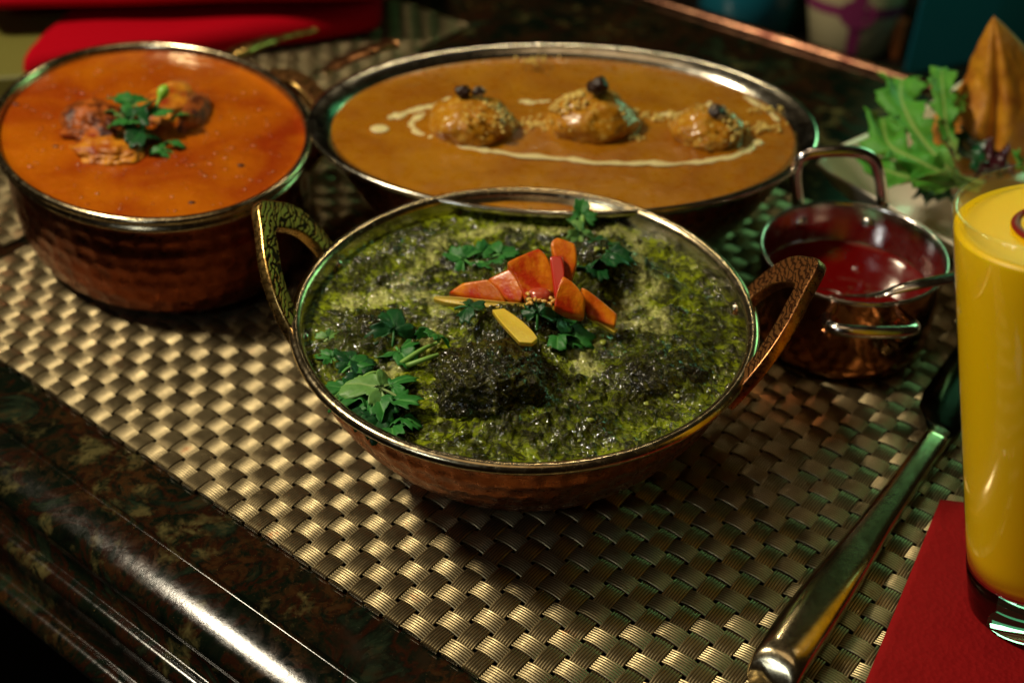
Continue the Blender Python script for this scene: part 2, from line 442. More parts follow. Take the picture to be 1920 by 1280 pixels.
V, F_ = lathe(KC, inner, 240); obj('steel_lining', V, F_, M_steel, kar)
def kp(az, r, z): a = R(az); return KC+np.array([r*math.cos(a), r*math.sin(a), z])
hl = ring_handle('handle', kar, kp(154, 6.25, 3.9), kp(191, 6.25, 3.9), kp(165, 7.85, 6.4), M_engL, M_brass, band=.74, thick=.34, label='golden brass handle at the left of the bowl')
hr = ring_handle('handle', kar, kp(-30, 6.25, 3.85), kp(9, 6.25, 3.9), kp(-3, 7.9, 6.4), M_engR, M_bronze, band=.74, thick=.34, label='red brown bronze handle at the right of the bowl')
for az in (155, 189, -27, 8):
    a = R(az); rivet(kar, kp(az, 6.10, 4.02), (-math.cos(a), -math.sin(a), .25))

# curry surface
x, y, q, F_ = disc_grid(KC[0], KC[1], 6.10, 6.10, 0, .042)
LEV = 4.03
def bump_at(px, py, z, rx, ry, h, rot=0, p=2.):
    c = at(px, py, z); dx, dy = x-c[0], y-c[1]; cr, sr = math.cos(rot), math.sin(rot)
    d = ((dx*cr+dy*sr)/rx)**2+((-dx*sr+dy*cr)/ry)**2
    return h*np.exp(-d**(p/2))
lump = (bump_at(925, 745, 4.3, 1.5, 1.1, .35, .1, 3)+bump_at(960, 620, 4.2, 1.3, 1.0, .75, 0, 3)+bump_at(1240, 700, 4, 1.3, .8, .50, .2, 3)
        + bump_at(1130, 520, 4, 1.5, 1.0, .85, 0, 3)+bump_at(1000, 540, 4, 1.7, .9, .55)+bump_at(700, 640, 4, 1.0, .7, .30, 0, 3)+bump_at(1250, 560, 4, 1.1, .8, .35)
        + bump_at(1060, 800, 4, 1.4, .5, .30)+bump_at(800, 470, 4, 1.8, .8, .22))
wx = x+.6*fbm(x*.9, y*.9, 3); wy = y+.6*fbm(x*.9+50, y*.9+20, 3)
mid_ = fbm(wx*1.1+3, wy*1.1+8, 5, .62)
chunk = fbm(wx*4.2+11+1.2*fbm(x*3, y*3, 2), wy*6+4+1.2*fbm(x*3+9, y*3, 2), 4, .65); fine_ = fbm(x*14, y*14+7, 2, .6)
ck = np.clip((chunk-.46)*5, 0, 1)*np.clip((mid_-.36)*6+.25, 0, 1); ck = np.maximum(ck, np.clip(lump*1.2, 0, 1)*np.clip((chunk-.30)*5, 0, 1))
edge = np.clip((1-q)/.04, 0, 1)
fold_ = np.abs(fbm(wx*1.5+40, wy*1.7+70, 3, .5)-.5)*2
hgt = lump+edge*((mid_-.5)*.42+.22*np.clip(.35-fold_, 0, 1)+ck*.07+(chunk-.5)*.13+(fine_-.5)*.07)
hgt = np.where(q > .96, hgt*edge, hgt)
z = LEV+hgt-.05*(1-edge)
CHUNKS = 1
# cream streaks: an oval swirl drizzled over the curry
cr = np.full_like(x, 9.)
for P in ([(650, 560), (700, 560), (760, 530), (800, 500), (850, 450), (900, 437), (960, 432), (1050, 438)], [(690, 780), (740, 700), (775, 665), (800, 640), (830, 600), (800, 560), (740, 560), (640, 575)],
          [(1100, 440), (1190, 445), (1180, 530), (1230, 560), (1160, 590), (1130, 640), (1080, 660), (1110, 700)], [(1180, 500), (1210, 570), (1250, 620), (1180, 610)]):
    Q = smoothpath([at(a, b, 4.0)[:2] for a, b in P], 6)
    for (ax, ay), (bx, by) in zip(Q[:-1], Q[1:]):
        ux, uy = bx-ax, by-ay; L2 = ux*ux+uy*uy+1e-9
        tt = np.clip(((x-ax)*ux+(y-ay)*uy)/L2, 0, 1); cr = np.minimum(cr, np.hypot(x-ax-tt*ux, y-ay-tt*uy))
wsp = fbm(wx*4, wy*1.5+30, 4, .6)
cream = np.clip(1.15-cr/(.10+.42*wsp), 0, 1)*np.clip((wsp-.26)*5, 0, 1)*(1-.55*ck)
halo = np.clip(1-cr/1.3, 0, 1)
green = np.clip((mid_-.50)*-4+.25, 0, 1)*(1-ck)+halo*.5*(1-ck); green = np.maximum(green, np.clip((q-.90)/.08, 0, 1)*(1-ck)*.8)
cur = obj('spinach_curry', np.c_[x, y, z], F_, None, base=(KC[0], KC[1], 3.5))
for nm, arr in (('chunk', ck), ('cream', cream), ('green', np.clip(green, 0, 1))):
    at_ = cur.data.attributes.new(nm, 'FLOAT', 'POINT'); at_.data.foreach_set('value', arr.astype(np.float32))
tag(cur, 'lumpy dark green spinach curry streaked with cream filling the central bowl', 'curry')
M_sp = mat('spinach_curry', (.03, .05, .01), .2, 0, Coat_Weight=.35, Coat_Roughness=.07, Coat_IOR=1.6, Specular_IOR_Level=.10); n = N(M_sp); v = n.mp()
ns = n.noise(v, 2.6, 8, .72, 1.6); n2 = n.noise(v, 11, 6, .75, .8); fib = n.noise(n.mp((1.5, 6, 4), (0, 0, .5)), 1.6, 6, .7, 1.8)
liq = n.mix(n.attr('green'), (.085, .105, .002), (.28, .35, .006))
liq = n.mix(n.ramp(ns, [(.47, 0.), (.55, .92)]), liq, (.026, .027, .0015))
liq = n.mix(n.ramp(fib, [(.52, 0.), (.62, .85)]), liq, (.014, .014, .0008))
chk = n.mix(n.ramp(n2, [(.48, 0.), (.60, 1.)]), (.0065, .0058, .0004), (.064, .060, .002))
cc = n.mix(n.math('MULTIPLY', n.attr('chunk'), .96), liq, chk)
cc = n.mix(n.ramp(n2, [(.585, 0.), (.66, .85)]), cc, (.006, .006, .001))
cc = n.mix(n.math('MULTIPLY', n.attr('cream'), n.ramp(n2, [(.42, 1.), (.60, .25)])), cc, (.60, .60, .20))
n.set('Base Color', cc); n.set('Roughness', n.ramp(ns, [(.3, .13), (.8, .30)]))
b1 = n.bump(ns, .06, .6); n.bump(n2, .045, .9, b1)
cb = n.n.new('ShaderNodeBump'); n.lk(n.noise(v, 2.3, 1.5, .5, 1.6), cb.inputs['Height']); cb.inputs['Distance'].default_value = .22*S; cb.inputs['Strength'].default_value = 1.
n.lk(cb.outputs[0], n.b.inputs['Coat Normal']); n.set('Coat Weight', n.ramp(n.noise(v, 1.1, 4), [(.43, .08), (.58, .85)]))
cur.data.materials.append(M_sp)
cur_xy = (x, y, z)
M_cube = mat('spinach_coated_cheese', (.02, .025, .005), .25, 0, Coat_Weight=.35, Coat_Roughness=.07, Specular_IOR_Level=.12); n = N(M_cube); v = n.mp()
ns = n.noise(v, 4, 6, .7, .6); n2 = n.noise(v, 13, 4, .7)
cc = n.mix(n.ramp(ns, [(.48, 0.), (.68, 1.)]), (.010, .009, .0006), (.085, .085, .003)); cc = n.mix(n.ramp(n2, [(.62, 0.), (.72, .7)]), cc, (.20, .22, .03))
n.set('Base Color', cc); n.set('Roughness', n.ramp(n2, [(.3, .16), (.8, .40)])); b1 = n.bump(ns, .12, .8); n.bump(n2, .05, .8, b1)
cb = n.n.new('ShaderNodeBump'); n.lk(n.noise(v, 2.6, 1.5, .5, 1.4), cb.inputs['Height']); cb.inputs['Distance'].default_value = .20*S; n.lk(cb.outputs[0], n.b.inputs['Coat Normal']); n.b.inputs['Coat Weight'].default_value = .5; n.b.inputs['Coat IOR'].default_value = 1.6
def cube_lump(c, r, rot, label, seed, e=3.2):
    bm = bmesh.new(); bmesh.ops.create_icosphere(bm, subdivisions=6, radius=1); V = []; ca, sa = math.cos(rot), math.sin(rot)
    for v_ in bm.verts:
        p = v_.co; k = (abs(p.x)**e+abs(p.y)**e+abs(p.z)**e)**(-1/e)
        d = k*(1+.16*mnoise.fractal(p*1.6+Vector((seed, 0, 0)), .8, 2.1, 5)+.075*mnoise.noise(p*8+Vector((0, seed, 0)))+.05*mnoise.noise(p*17))
        X, Y, Z = p.x*r[0]*d, p.y*r[1]*d, p.z*r[2]*d; V.append((c[0]+X*ca-Y*sa, c[1]+X*sa+Y*ca, c[2]+Z))
    Fs = [[q_.index for q_ in f.verts] for f in bm.faces]; bm.free()
    return tag(obj('cheese_cube', V, Fs, M_cube), label, 'cheese cube', 'spinach coated cheese cubes')
cube_lump(at(918, 728, 4.30), (1.38, 1.08, 1.0), .12, 'largest dark spinach coated cheese cube at the front of the bowl under the ginger stick', 1)
cube_lump(at(700, 628, 3.9), (.85, .65, .50), .5, 'small dark cheese cube under the curled coriander leaf at the left', 13, 2.5)
cube_lump(at(1238, 712, 3.95), (1.25, .85, .60), .3, 'low spinach coated cheese cube in the right half of the bowl', 5, 2.4)
cube_lump(at(1140, 520, 4.0), (1.2, .9, .85), -.3, 'dark cheese cube in the shade behind the tomato', 9, 2.6)
def surf(px, py):
    """point on the spinach curry seen along a sight line"""
    zz = LEV
    for _ in range(8):
        p = at(px, py, zz); k = np.argmin((cur_xy[0]-p[0])**2+(cur_xy[1]-p[1])**2); zz = .5*zz+.5*cur_xy[2][k]
    return at(px, py, zz)

M_bit = mat('garlic_bit', (.26, .30, .035), .25, 0); rs = random.Random(21); ps = []; zf = cur_xy[2]
for _ in range(110):
    a_ = rs.uniform(0, 6.283); r_ = math.sqrt(rs.random())*5.9; cx_, cy_ = KC[0]+r_*math.cos(a_), KC[1]+r_*math.sin(a_)
    q_ = int(np.argmin((cur_xy[0]-cx_)**2+(cur_xy[1]-cy_)**2)); sz_ = rs.choice((.03, .04, .05, .09)); k_ = rs.uniform(.8, 1.8); t_ = rs.uniform(0, 3.14)
    bm = bmesh.new(); bmesh.ops.create_icosphere(bm, subdivisions=2, radius=sz_); c_, s2 = math.cos(t_), math.sin(t_); V = []
    for v_ in bm.verts:
        X, Y = v_.co.x*k_*(1+.3*math.sin(v_.co.y/sz_*2)), v_.co.y*(1+.3*math.sin(v_.co.x/sz_*2+t_)); V.append((cx_+X*c_-Y*s2, cy_+X*s2+Y*c_, zf[q_]+v_.co.z*.6-.01))
    ps.append((V, [[w2.index for w2 in f.verts] for f in bm.faces])); bm.free()
vv, ff = join(*ps); tag(obj('garlic_bits', vv, ff, M_bit), 'small pale green garlic bits scattered through the spinach curry', 'garlic bits', kind='stuff')
# ------------------------------------------------------------------ leaves
def leaf(c, size, az, label, m=M_leaf, tilt=.35, curl=.5, seed=0, group='coriander leaves', roll=0., lobes=3, parent=None, name='coriander_leaf'):
    rs = random.Random(seed); n, k = 73, 7; V = []; vein = []; size = size*1.18
    ph = rs.uniform(0, 6.28); sk1 = rs.uniform(-.15, .15)
    for a in range(n):
        th = -2.2+4.4*a/(n-1)
        q3 = th/.98                                            # five-lobed, lobes at multiples of about 56 degrees
        lobe = abs(math.cos(q3*math.pi/2)) if abs(q3) > .5 else 1.
        lob = (.50+.50*lobe**.7)*(1.08-.16*abs(th)/2.2)*(1+.35*mnoise.noise(Vector((th*1.1, seed*3.7, 0))))
        tooth = 1+.13*(((th*2.9+ph) % 1)-.5)+.06*math.cos(th*17+ph)
        Rm = size*lob*tooth*(1+sk1*math.sin(th))
        for b in range(1, k+1):
            r = Rm*b/k; u, v_ = r*math.cos(th), r*math.sin(th)
            fold = abs(math.sin(th*1.6))*.24*r
            zc = -curl*.70*(r*r/size)+fold+.09*size*math.cos(th*2.1+ph)*(b/k)**1.5+.09*size*math.sin(5*th+ph)*(b/k)**2+.05*size*mnoise.noise(Vector((u*4/size, v_*4/size, seed)))
            V.append((u-size*.25, v_, zc)); vein.append(max(0, 1-abs(math.sin(th*1.6))*r/size*9)*(1-.5*b/k))
    V.append((-size*.25, 0, 0)); V = np.array(V)
    F_ = grid(n, k)+[(i*k, (i+1)*k, n*k) for i in range(n-1)]
    M3 = Matrix.Rotation(R(az), 3, 'Z') @ Matrix.Rotation(-tilt, 3, 'Y') @ Matrix.Rotation(roll+rs.uniform(-.35, .35), 3, 'X')
    V = V @ np.array(M3).T
    # stalk
    nl = len(V)
    st = smoothpath([(-size*.25, 0, 0), (-size*.6, .05*size, -.02), (-size*.95, .12*size, -.10)], 4) @ np.array(M3).T
    vt, ft = tube(st, np.linspace(.035, .045, len(st)), 6)
    V2, F2 = join((V, F_), (vt, ft))
    V2 = np.array(V2)+np.array(c)
    o = obj(name, V2, F2, m, parent, base=None if parent else tuple(c))
    va_ = o.data.attributes.new('vein', 'FLOAT', 'POINT'); va_.data.foreach_set('value', np.array(vein+[1.]*(len(V2)-len(vein)), dtype=np.float32))
    solid(o, .018)
    if not parent: tag(o, label, 'coriander leaf', group)
    return o
def up(p, d): return np.array(p)+np.array([0, 0, d])
leaves = [
 (738, 625, .62, 100, M_leafd, .5, .6, 'dark curled coriander leaf standing above the pale stems, left part of the spinach curry', .30),
 (752, 668, .52, -60, M_leaf, .1, .3, 'small green coriander leaf lying just below the dark curled one', .10),
 (700, 742, .72, 170, M_leafp, .2, .4, 'large pale green coriander leaf on top of the heap by the left rim', .34),
 (640, 735, .46, 175, M_leaf, .15, .3, 'small coriander leaf at the left tip of the heap near the rim', .14),
 (655, 682, .50, 120, M_leafd, .3, .6, 'dark folded coriander leaf close to the left rim', .16),
 (618, 672, .34, 150, M_leaf, .2, .4, 'tiny coriander leaf touching the left wall of the bowl', .08),
 (618, 636, .28, 60, M_leafp, .2, .4, 'tiny isolated coriander leaf nearest the left rivets', .08),
 (745, 765, .62, -20, M_leaf, .5, .5, 'green coriander leaf at the right side of the heap', .26),
 (688, 776, .56, -120, M_leafd, .2, .5, 'dark coriander leaf under the large pale leaf', .14),
 (735, 806, .48, -80, M_leaf, .3, .3, 'lowest coriander leaf of the heap near the front left rim', .08),
 (786, 632, .28, 20, M_leafd, .3, .4, 'tiny dark leaf between the curled leaf and the large lump', .08),
 (862, 486, .52, 150, M_leaf, .1, .2, 'flat coriander leaf left of the tomato, outermost of four', .06),
 (905, 478, .50, 60, M_leaf, .1, .3, 'flat coriander leaf left of the tomato, highest of four', .09),
 (915, 500, .50, -40, M_leaf, .15, .3, 'flat coriander leaf left of the tomato, lowest of four', .09),
 (945, 482, .46, 10, M_leaf, .2, .3, 'flat coriander leaf left of the tomato, touching the tomato', .12),
 (1088, 425, .42, 80, M_leaf, .9, .3, 'coriander sprig leaf rising behind the top tomato piece', .55),
 (1085, 452, .45, 120, M_leafp, .6, .3, 'pale coriander leaf tucked behind the top tomato piece', .40),
 (1118, 470, .52, -30, M_leafd, .5, .6, 'dark drooping coriander leaf right of the top tomato piece', .35),
 (1150, 480, .50, -35, M_leafd, .2, .5, 'dark coriander leaf trailing away to the right behind the tomato', .12),
 (1118, 520, .50, -80, M_leafd, .7, .6, 'very dark coriander leaf in the shade right of the tomato', .25),
 (886, 606, .44, 0, M_leafd, .05, .3, 'flat dark coriander leaf on top of the large lump', .08),
 (1006, 590, .50, 100, M_leafd, .6, .7, 'dark coriander leaf under the yellow ginger strip', .20),
 (1022, 585, .30, 90, M_leafp, .9, .3, 'small upright pale leaf in front of the tomato seeds', .30),
 (1066, 632, .56, -45, M_leaf, .15, .4, 'green toothed coriander leaf below the tomato', .14),
 (1045, 605, .48, 180, M_leafd, .2, .5, 'dark coriander leaf just under the front tomato piece', .16),
 (668, 752, .58, 200, M_leaf, .45, .6, 'curled coriander leaf at the far left of the heap, under the pale one', .22),
 (712, 768, .60, -70, M_leaf, .35, .7, 'crumpled green coriander leaf in the middle of the heap', .30),
 (676, 712, .46, 90, M_leafd, .5, .6, 'dark coriander leaf at the top of the heap', .24),
 (742, 728, .50, 40, M_leaf, .3, .6, 'green coriander leaf between the heap and the stems', .20),
 (708, 798, .52, -100, M_leafd, .3, .6, 'dark crumpled coriander leaf low in the heap near the rim', .16),
 (760, 790, .40, -30, M_leaf, .3, .5, 'coriander leaf at the lower right corner of the heap', .12),
 (668, 692, .42, 30, M_leaf, .3, .6, 'small coriander leaf above the heap close to the dark folded one', .20),
 (1135, 500, .48, -50, M_leafd, .5, .7, 'dark drooping coriander leaf right behind the rightmost tomato strip', .25),
 (1045, 640, .42, -100, M_leaf, .3, .6, 'coriander leaf just right of the thick ginger stick', .15),
 (818, 665, .40, -100, M_leaf, .9, .6, 'narrow coriander leaf against the left side of the large lump', .22),
]
for k, (px, py, sz, az, m_, tl, cu, lb, dz) in enumerate(leaves):
    leaf(up(surf(px, py), dz+(.50 if (px, py) in ((886, 606), (818, 665)) else 0)), sz, az, lb, m_, tl, cu, k+11, 'coriander leaves on the spinach curry')
for k, (P, lb) in enumerate([([(748, 690), (790, 668), (818, 650)], 'pale green coriander stem below the curled leaf, upper of two'), ([(762, 692), (800, 684), (832, 668)], 'pale green coriander stem below the curled leaf, lower of two'),
                             ([(1092, 428), (1088, 470), (1082, 500)], 'upright green coriander stem behind the top tomato piece'), ([(640, 752), (690, 715), (720, 706)], 'thin coriander stem over the leaf heap by the left rim')]):
    pts = smoothpath([up(surf(a, b), .12+.10*(i == 1)+(.35 if k == 2 and i == 0 else 0)) for i, (a, b) in enumerate(P)], 6)
    vt, ft = tube(pts, np.linspace(.075, .05, len(pts)), 8); tag(obj('coriander_sprig', vt, ft, M_stem), lb, 'stem', 'coriander stems on the spinach curry')

# ------------------------------------------------------------------ tomato and ginger
M_tom = mat('tomato', (.55, .045, .008), .28, 0, Coat_Weight=.2, Coat_Roughness=.08, Specular_IOR_Level=.35); n = N(M_tom); v = n.mp()
n.set('Base Color', n.mix(n.ramp(n.noise(v, .9, 4, .6, .3), [(.40, 0.), (.60, 1.)]), (.48, .030, .004), (.76, .25, .006)))
n.b.inputs['Subsurface Weight'].default_value = .06; n.b.inputs['Subsurface Radius'].default_value = (.003, .001, .0006)
n.bump(n.noise(v, 4, 5, .6), .06, .6)
M_tomd = mat('tomato_skin', (.50, .018, .006), .2, 0, Coat_Weight=.5, Subsurface_Weight=.2)
M_gin = mat('ginger', (.70, .42, .03), .35, 0, Subsurface_Weight=.2); n = N(M_gin); v = n.mp()
n.set('Base Color', n.mix(n.noise(v, 2, 4), (.62, .33, .02), (.80, .56, .06))); n.bump(n.noise(v, 14, 3), .02, .5)
def slab(name, pts, thick, m, label, cat, group, bw=.10, sub=2, dirn=(0, .55, -.85)):
    """a cut piece: outline of 3-D corners given a thickness"""
    P = [np.array(p, float) for p in pts]; d = np.array(dirn, float); d = d/np.linalg.norm(d)*thick*1.25
    k = len(P); V = P+[p+d for p in P]
    F_ = [tuple(range(k)), tuple(range(2*k-1, k-1, -1))]+[(i, k+i, k+(i+1) % k, (i+1) % k) for i in range(k)]
    o = obj(name, V, F_, m)
    bm = bmesh.new(); bm.from_mesh(o.data); bmesh.ops.recalc_face_normals(bm, faces=bm.faces); bm.to_mesh(o.data); bm.free()
    bevel(o, bw, 3, 2)
    return tag(o, label, cat, group)
def P3(*l): return [at(a, b, c) for a, b, c in l]
T = 'diced tomato on the spinach curry'
slab('tomato_piece', P3((838, 548, 4.75), (868, 528, 5.05), (915, 521, 5.35), (935, 540, 5.2), (952, 567, 4.9), (900, 563, 4.75)), .6, M_tom, 'leftmost wedge of tomato, lying on the ginger strip', 'tomato piece', T)
slab('tomato_piece', P3((912, 522, 5.2), (958, 500, 5.55), (985, 540, 5.3), (978, 566, 5.0), (945, 562, 4.9)), .4, M_tom, 'tomato wedge between the leftmost and the large block', 'tomato piece', T)
slab('tomato_piece', P3((948, 490, 5.85), (978, 476, 5.95), (1010, 463, 6.0), (1030, 480, 5.9), (1044, 535, 5.3), (1038, 566, 5.0), (985, 565, 5.05), (968, 520, 5.5)), .55, M_tom, 'large square block of tomato with an orange cut face', 'tomato piece', T)
slab('tomato_piece', P3((1032, 452, 6.25), (1044, 442, 6.3), (1080, 455, 6.2), (1085, 490, 5.9), (1072, 526, 5.5), (1058, 520, 5.6), (1036, 478, 6.0)), .35, M_tom, 'topmost curved strip of tomato', 'tomato piece', T)
slab('tomato_piece', P3((1030, 478, 6.1), (1056, 478, 6.1), (1062, 520, 5.8), (1052, 560, 5.4), (1040, 560, 5.4)), .25, M_tomd, 'narrow deep red tomato strip under the topmost piece', 'tomato piece', T)
slab('tomato_piece', P3((1055, 514, 5.85), (1080, 530, 5.75), (1099, 557, 5.45), (1096, 596, 4.95), (1065, 590, 5.05), (1038, 575, 5.3), (1044, 545, 5.65)), .35, M_tom, 'frontmost red tomato piece hanging over dark leaves', 'tomato piece', T)
slab('tomato_piece', P3((1088, 534, 5.45), (1108, 545, 5.35), (1160, 588, 4.85), (1154, 612, 4.7), (1128, 602, 4.75), (1100, 590, 4.85)), .3, M_tom, 'rightmost orange red tomato strip pointing down right', 'tomato piece', T)
# seeds pulp
c = at(1012, 553, 5.1)+np.array([0, -.05, .02]); V = []
bm = bmesh.new(); bmesh.ops.create_icosphere(bm, subdivisions=3, radius=1)
V = [c+np.array([v_.co.x*.34, v_.co.y*.25, v_.co.z*.22]) for v_ in bm.verts]; Fs = [[q_.index for q_ in f.verts] for f in bm.faces]; bm.free()
M_pulp = mat('tomato_pulp', (.62, .07, .03), .08, 0, Coat_Weight=.8, Subsurface_Weight=.4)
tag(obj('tomato_pulp', V, Fs, M_pulp), 'glossy rounded blob of tomato pulp between the tomato blocks', 'tomato piece')
ps = []; rs = random.Random(31)
for _ in range(26):
    p_ = at(rs.uniform(985, 1040), rs.uniform(538, 570), 5.12+rs.uniform(0, .12)); bm = bmesh.new(); bmesh.ops.create_icosphere(bm, subdivisions=2, radius=.055); t_ = rs.uniform(0, 3)
    ps.append(([p_+np.array([v_.co.x*1.7*math.cos(t_)-v_.co.y*math.sin(t_), v_.co.x*1.7*math.sin(t_)+v_.co.y*math.cos(t_), v_.co.z]) for v_ in bm.verts], [[w2.index for w2 in f.verts] for f in bm.faces])); bm.free()
vv, ff = join(*ps); tag(obj('tomato_seeds', vv, ff, mat('tomato_seed', (.70, .40, .08), .2, 0, Coat_Weight=.3)), 'pale yellow tomato seeds in the pulp between the tomato blocks', 'seeds', kind='stuff')
G = 'ginger strips on the spinach curry'
slab('ginger_strip', P3((812, 560, 4.62), (815, 554, 4.72), (870, 556, 4.85), (950, 566, 4.9), (1040, 572, 4.95), (1040, 582, 4.85), (950, 579, 4.78), (840, 570, 4.62)), .25, M_gin, 'long thin yellow ginger strip beneath the left tomato pieces', 'ginger strip', G, .03)
slab('ginger_strip', P3((922, 580, 5.3), (945, 577, 5.4), (975, 596, 5.5), (1000, 620, 5.5), (1009, 634, 5.45), (998, 643, 5.45), (974, 641, 5.45), (952, 618, 5.45), (934, 598, 5.4)), .26, M_gin, 'thick yellow ginger stick leaning on the large lump', 'ginger strip', G, .04)
slab('ginger_strip', P3((1098, 590, 4.75), (1110, 588, 4.8), (1160, 616, 4.5), (1152, 624, 4.45)), .2, M_gin, 'thin ginger strip under the rightmost tomato strip', 'ginger strip', G, .03)

# ================================================================== LEFT POT WITH ORANGE CURRY
PC = np.array([-12.62, 39.35, 0.]); PA, PB, PR = 5.17, 6.75, .586; DZ = -1.25
pot = thing('copper_pot', (PC[0], PC[1], 0), 'deep hammered dark copper pot with steel rim full of orange curry', 'pot')
prof = [(0.01, .05), (.68, .05), (.78, .10), (.87, .30), (.915, .60), (.940, 1.0), (.955, 1.5), (.960, 2.0), (.962, 2.5), (.958, 3.0), (.952, 3.4), (.948, 3.75), (.955, 4.0)]
pr2 = smoothpath([(a*10, b, 0) for a, b in prof], 5)[:, :2]
jp = [[hs.uniform(.5, 1.2) for _ in range(60)] for _ in range(14)]
def hamp(t, i):
    z_ = pr2[i][1]
    if z_ < .1: return 0
    row = z_/4.0*7; rr = int(row); fr = row-rr; a = (t+sh[rr % 12])/(2*math.pi)*44; k = int(a) % 44; fa = a-int(a)
    return -.008*jp[rr % 14][k]*max(0, 1-((fr-.5)**2+(fa-.5)**2)*3.4)*(z_ < 3.4)
V, F_ = lathe(PC, [(a/10, b) for a, b in pr2], 420, PA, PB, PR, dr=hamp)
obj('body', V, F_, M_potcopper, pot)
V, F_ = lathe(PC+np.array([0, 0, DZ]), [(.962, 5.10), (.985, 5.22), (.995, 5.30), (.985, 5.38), (.975, 5.42), (.985, 5.47), (1.0, 5.54), (1.006, 5.63), (.999, 5.72), (.984, 5.76), (.968, 5.73), (.958, 5.66), (.952, 5.5), (.948, 5.2), (.94, 4.6)], 240, PA, PB, PR)
obj('rim', V, F_, M_rim, pot)
x, y, q, F_ = disc_grid(PC[0], PC[1], PA*.955, PB*.955, PR, .09)
LP = 5.40+DZ
h = (fbm(x*.5, y*.5, 4)-.5)*.14+(fbm(x*3, y*3, 3)-.5)*.018
def dome(px, py, zz, rx, ry, hh, p=2.): c = at(px, py, zz); d = ((x-c[0])/rx)**2+((y-c[1])/ry)**2; return hh*np.exp(-d**(p/2))
h = h+dome(200, 260, LP, 1.3, 1.2, .22)+dome(345, 215, LP, 1.2, 1.4, .25)
h = np.where(q > .93, h*(1-q)/.07, h)+.05*np.clip((q-.95)/.05, 0, 1)
oc = obj('orange_curry', np.c_[x, y, LP+h], F_, M_orange, base=(PC[0], PC[1], 3.8)); tag(oc, 'smooth orange tomato cream curry filling the left copper pot', 'curry')
def blob(name, c, r, m, label, cat, group=None, amp=.18, fr=1.2, rot=0, seed=0, sub=5, parent=None, noise2=0.):
    bm = bmesh.new(); bmesh.ops.create_icosphere(bm, subdivisions=sub, radius=1); V = []
    ca, sa = math.cos(rot), math.sin(rot)
    for v_ in bm.verts:
        p = v_.co; d = 1+amp*mnoise.fractal(p*fr+Vector((seed*7.1, seed*3.3, 0)), .9, 2.1, 4)+noise2*mnoise.noise(p*9+Vector((seed, 0, 0)))
        X, Y, Z = p.x*r[0]*d, p.y*r[1]*d, p.z*r[2]*d
        V.append((c[0]+X*ca-Y*sa, c[1]+X*sa+Y*ca, c[2]+Z))
    Fs = [[q_.index for q_ in f.verts] for f in bm.faces]; bm.free()
    o = obj(name, V, Fs, m, parent); 
    if not parent: tag(o, label, cat, group)
    return o
M_char = mat('charred_meat', (.12, .02, .008), .35, 0, Specular_IOR_Level=.2); n = N(M_char); v = n.mp()
n.set('Base Color', n.mix(n.ramp(n.noise(v, 1.6, 5, .6), [(.42, 0.), (.60, 1.)]), (.055, .012, .005), (.42, .10, .012))); n.bump(n.noise(v, 6, 5), .08, .7)
M_meat = mat('saucy_meat', (.55, .2, .02), .32, 0, Specular_IOR_Level=.25); n = N(M_meat); v = n.mp()
n.set('Base Color', n.mix(n.ramp(n.noise(v, 1.3, 5, .6), [(.36, 0.), (.60, 1.)]), (.26, .03, .004), (.62, .24, .012))); n.bump(n.noise(v, 5, 5), .10, .7)
g = 'meat pieces in the orange curry'
blob('meat_piece', at(182, 236, 4.30), (1.15, 1.25, .62), M_char, 'charred dark brown meat piece left of the coriander in the orange curry', 'meat', g, .35, 1.0, .4, 1, noise2=.05)
blob('meat_piece', at(205, 283, 4.17), (1.25, .9, .40), M_meat, 'yellow orange meat piece in front of the charred piece', 'meat', g, .35, 1.2, -.2, 2, noise2=.06)
blob('meat_piece', at(315, 205, 4.20), (1.05, 1.55, .50), M_meat, 'golden meat piece behind and right of the coriander', 'meat', g, .25, 1., -.2, 3, noise2=.05)
blob('meat_piece', at(362, 218, 4.25), (.5, 1.3, .55), M_char, 'curved red brown edge of meat at the right of the golden piece', 'meat', g, .2, 1., -.1, 4)
g = 'coriander on the orange curry'
for k, (px, py, zz, sz, az, m_, tl, lb) in enumerate([
 (240, 190, 6.3, .75, 160, M_leaf, .3, 'upper left coriander leaf of the tuft on the orange curry'), (262, 205, 6.4, .75, 60, M_leafd, .4, 'dark coriander leaf at the back of the tuft on the orange curry'),
 (235, 228, 6.1, .70, 220, M_leaf, .2, 'lower left coriander leaf of the tuft on the orange curry'), (290, 212, 6.3, .72, 0, M_leaf, .3, 'right coriander leaf of the tuft on the orange curry'),
 (262, 250, 5.9, .75, 260, M_leafd, .2, 'very dark front coriander leaf of the tuft on the orange curry'), (340, 215, 6.1, .42, 10, M_leaf, .2, 'small coriander leaf out over the right meat piece'),
 (325, 268, 5.65, .40, -30, M_leaf, .1, 'coriander scrap lying on the sauce below the tuft, right one'), (300, 282, 5.6, .42, 200, M_leaf, .1, 'coriander scrap lying on the sauce below the tuft, left one'), (215, 212, 6.1, .4, 180, M_leafp, .4, 'pale coriander tip at the left of the tuft on the orange curry')]):
    leaf(at(px, py, zz+DZ), sz*.85, az, lb, m_, tl, .4, k+70, g)
pts = smoothpath([at(290, 205, 4.95), at(300, 185, 5.15), at(312, 160, 5.45)], 5); vt, ft = tube(pts, [.06]*5+[.1, .16, .2, .2, .16, .05][:len(pts)-5], 8)
tag(obj('coriander_sprig', vt, ft, M_lime), 'bright lime green stalk standing up in the orange curry', 'stem')
